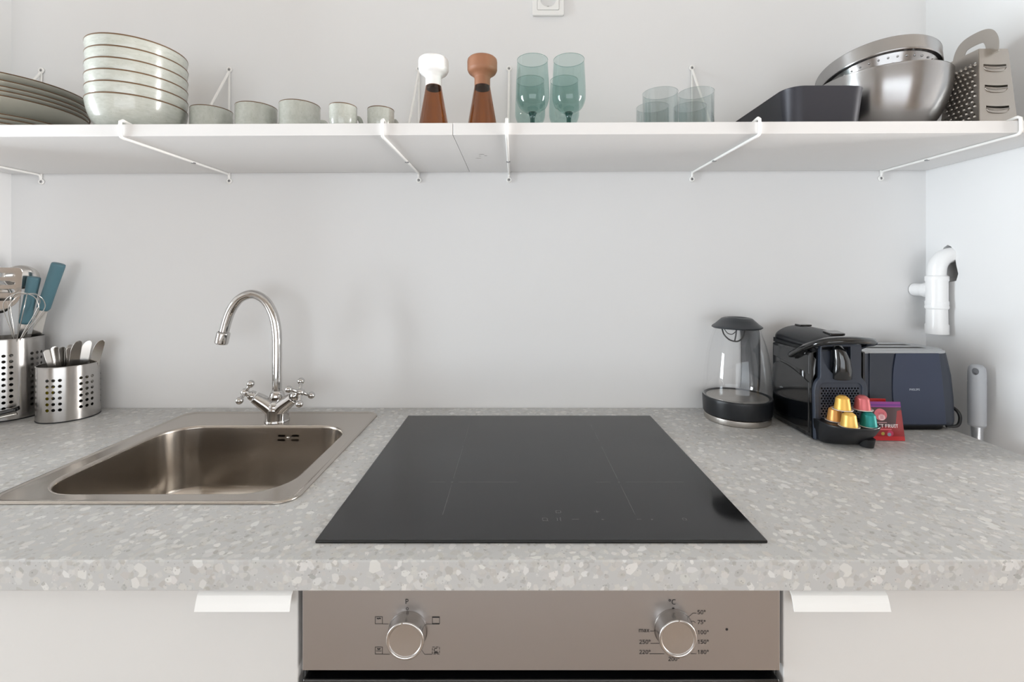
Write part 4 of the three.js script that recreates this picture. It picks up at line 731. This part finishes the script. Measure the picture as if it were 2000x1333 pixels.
// capsules on the tray
{
  const shell = lathe([[0.0168, 0.0006], [0.0148, 0.0012], [0.0146, 0.0022], [0.0118, 0.0225], [0.0108, 0.0242], [0.0060, 0.0282], [0.0050, 0.0286], [0.0001, 0.0280]], 48);
  const lip = lathe([[0.0001, 0.0002], [0.0178, 0.0002], [0.0185, 0.0008], [0.0183, 0.0016], [0.0172, 0.0018], [0.0148, 0.0014]], 48);
  const foil = (c) => std(c, 0.42, 0.45), y0 = WT + 0.0448, y1 = y0 + 0.0290;
  for (const [x, y, z, c, label] of [
    [0.6625, y0, 0.277, 0xe2b65f, 'gold coffee capsule in the lower row, next to the green one'],
    [0.7025, y0, 0.275, 0x1a7d78, 'green coffee capsule on the drip tray'],
    [0.6605, y0, 0.240, 0xd79a55, 'orange coffee capsule in the lower row, half hidden behind the gold one'],
    [0.6605, y1, 0.2615, 0xe0b055, 'gold coffee capsule stacked on top'],
    [0.7010, y1, 0.2605, 0xc5686b, 'red coffee capsule stacked on the green one'],
  ]) {
    const t = thing('coffee_capsule', label, 'capsule', [x, y, z], 'coffee capsules on the drip tray');
    part('capsule_shell', shell, foil(c), t); part('capsule_rim', lip, std(0xe9e2da, 0.35, 0.5), t, 'pale metal rim');
  }
}

// ---------------------------------------------------------------- toaster, tea sachets
{
  const X0 = 0.744, X1 = 0.990, cx = (X0 + X1) / 2, Z0 = 0.034, Z1 = 0.172, cz = (Z0 + Z1) / 2, t = thing('toaster', 'dark navy two-slot toaster against the wall', 'toaster', [cx, WT, cz]);
  const hx = (X1 - X0) / 2, hz = (Z1 - Z0) / 2, R = (y, dx, dz, r) => rring(0, 0, hx - dx, hz - dz, r, y, 12, 4);
  part('foot', loft([R(0.0005, 0.020, 0.006, 0.035), R(0.010, 0.016, 0.005, 0.036), R(0.0115, 0.015, 0.005, 0.036)], { bottom: true, top: true }), M.blackMatte, t);
  part('shell', loft([R(0.0105, 0.006, 0.005, 0.036), R(0.0115, 0.001, 0.001, 0.032), R(0.020, 0, 0, 0.032), R(0.07, 0.001, 0.001, 0.032), R(0.12, 0.004, 0.003, 0.033), R(0.160, 0.009, 0.006, 0.036), R(0.1695, 0.0105, 0.007, 0.036)], { bottom: true }), M.navy, t);
  part('top_cap', loft([R(0.1690, 0.0108, 0.0073, 0.036), R(0.1725, 0.0112, 0.0078, 0.036), R(0.1742, 0.0130, 0.0095, 0.035), R(0.1748, 0.0165, 0.0130, 0.033)]), M.toasterTop, t, 'pale grey top rim');
  // top plate with two open bread slots and the wells below them
  const ts = rrShape(2 * (hx - 0.0155), 2 * (hz - 0.0125), 0.033);
  for (const s of [-1, 1]) { const p = new THREE.Path(); rrShape(0.140, 0.024, 0.006, 0.008, s * 0.0205, p); ts.holes.push(p); }
  const plate = part('top_insert', extrude(ts, 0.003, 0.0008).rotateX(-PI / 2).translate(0, 0.1738, 0), M.toasterTop, t, 'pale grey top plate');
  for (const s of [-1, 1]) {
    const z = -s * 0.0205, w0 = -0.063, w1 = 0.079;
    part('bread_slot', [box(w0, w1, 0.05, 0.174, z - 0.0135, z - 0.0125), box(w0, w1, 0.05, 0.174, z + 0.0125, z + 0.0135), box(w0 - 0.001, w0, 0.05, 0.174, z - 0.0135, z + 0.0135), box(w1, w1 + 0.001, 0.05, 0.174, z - 0.0135, z + 0.0135), box(w0, w1, 0.049, 0.050, z - 0.0135, z + 0.0135)], M.toasterWell, plate);
  }
  // front panel with curved sides, lying on the sloped front
  const px = 0.8930 - cx, w = 0.0535, s = new THREE.Shape(); s.moveTo(px - w + 0.002, 0); s.lineTo(px + w + 0.005, 0); s.quadraticCurveTo(px + w + 0.002, 0.09, px + w - 0.006, 0.156); s.lineTo(px - w + 0.006, 0.156); s.quadraticCurveTo(px - w - 0.012, 0.09, px - w + 0.002, 0); s.closePath();
  const tilt = -0.036, panel = part('front_panel', extrude(s, 0.0042, 0.0010, 24).rotateX(tilt).translate(0, 0.0145, hz - 0.0012), M.navyPanel, t, 'matte blue-grey front panel');
  // left cover, set apart from the panel by a narrow open joint
  const s3 = new THREE.Shape(); s3.moveTo(-0.086, 0); s3.lineTo(px - w - 0.0015, 0); s3.quadraticCurveTo(px - w - 0.0155, 0.09, px - w + 0.0025, 0.156); s3.lineTo(-0.080, 0.156); s3.closePath();
  part('side_cover', extrude(s3, 0.0040, 0.0010, 24).rotateX(tilt).translate(0, 0.0145, hz - 0.0012), M.navy, t);
  const logo = canvasTex(512, 128, (g, W, H) => { g.clearRect(0, 0, W, H); g.fillStyle = '#b9c0cc'; g.font = 'bold 92px sans-serif'; g.textAlign = 'center'; g.textBaseline = 'middle'; g.fillText('PHILIPS', W / 2, H / 2 + 4, 480); });
  part('printed_word', new THREE.PlaneGeometry(0.0345, 0.0086).rotateX(tilt).translate(0.8830 - cx, 0.0915, hz + 0.0006), std(0xffffff, 0.4, 0, { map: logo, transparent: true }), panel, 'small pale brand lettering');
  part('power_cord', curveTube([[hx - 0.020, 0.052, -0.035], [hx - 0.004, 0.050, 0.020], [hx + 0.004, 0.040, 0.050], [hx + 0.0075, 0.026, 0.055], [hx - 0.001, 0.008, 0.058], [hx - 0.020, 0.004, 0.050]], 0.0034, 40), M.blackSatin, t, 'black power cord');
}
{
  const art = (front) => canvasTex(512, 512, (g, W, H) => {
    if (!front) { g.fillStyle = '#c41d1f'; g.fillRect(0, 0, W, H); return; }
    g.fillStyle = '#4a3236'; g.fillRect(0, 0, W, H);
    g.fillStyle = '#9c1a22'; g.beginPath(); g.moveTo(0, 512); g.lineTo(0, 400); g.quadraticCurveTo(260, 300, 400, 330); g.lineTo(450, 120); g.lineTo(512, 110); g.lineTo(512, 512); g.fill();
    g.fillStyle = '#c5262c'; g.fillRect(0, 455, W, 57);
    g.fillStyle = '#8d3a8e'; g.fillRect(0, 0, W, 74); g.fillStyle = '#6d2f86'; g.fillRect(0, 34, W, 22);
    g.fillStyle = '#d9707a'; g.beginPath(); g.arc(235, 170, 78, 0, 7); g.fill();
    g.fillStyle = '#efc7c9'; g.beginPath(); g.arc(245, 205, 42, 0, 7); g.fill(); g.fillStyle = '#a34754'; for (const [y, w] of [[150, 70], [172, 54], [196, 44], [214, 44]]) g.fillRect(245 - w / 2, y, w, 7);
    g.textAlign = 'center'; g.fillStyle = '#d9a7ab'; g.font = '26px sans-serif'; g.fillRect(160, 270, 140, 8);
    g.fillStyle = '#f3e6e6'; g.font = 'bold 62px sans-serif'; g.fillText('FOREST FRUIT', 240, 340, 400);
    g.fillStyle = '#e0606a'; g.fillRect(180, 356, 170, 16);
    g.fillStyle = '#c83a62'; g.beginPath(); g.arc(330, 418, 40, 0, 7); g.fill(); g.fillStyle = '#8f9fb0'; g.beginPath(); g.arc(318, 430, 24, 0, 7); g.fill(); g.fillStyle = '#b7a44a'; g.beginPath(); g.arc(240, 420, 22, 0, 7); g.fill();
  });
  const sachet = (label, pos, turn, lean, tex, w, h) => {
    const t = thing('tea_sachet', label, 'tea sachet', pos, 'tea sachets', turn);
    const n = 14, g = new THREE.PlaneGeometry(w, h, n, n).translate(0, h / 2, 0), f = g.clone(), p = g.attributes.position, q = f.attributes.position;
    for (let i = 0; i < p.count; i++) { const u = p.getX(i) / w * 2, v = p.getY(i) / h * 2 - 1, b = 0.0032 * Math.max(0, (1 - (u / 0.9) ** 4)) * Math.max(0, (1 - (v / 0.86) ** 4)) + 0.0002; p.setZ(i, b); q.setZ(i, -b * 0.5); }
    g.computeVertexNormals(); f.computeVertexNormals();
    part('printed_front', g.rotateX(-lean), phy({ map: tex, roughness: 0.3, clearcoat: 0.4, clearcoatRoughness: 0.2 }), t);
    part('foil_back', f.rotateX(-lean), std(0xb5232a, 0.35), t);
  };
  sachet('red sachet with berry artwork and a purple top edge, leaning in front of the toaster', [0.7670, WT + 0.001, 0.2340], -0.05, 0.17, art(true), 0.083, 0.0785);
  sachet('plain red sachet standing behind the berry sachet', [0.7535, WT + 0.001, 0.2110], -0.10, 0.10, art(false), 0.074, 0.0800);
}

scene.traverse((o) => { if (o.isMesh) { o.castShadow = true; o.receiveShadow = true; } });
renderer.render(scene, camera);
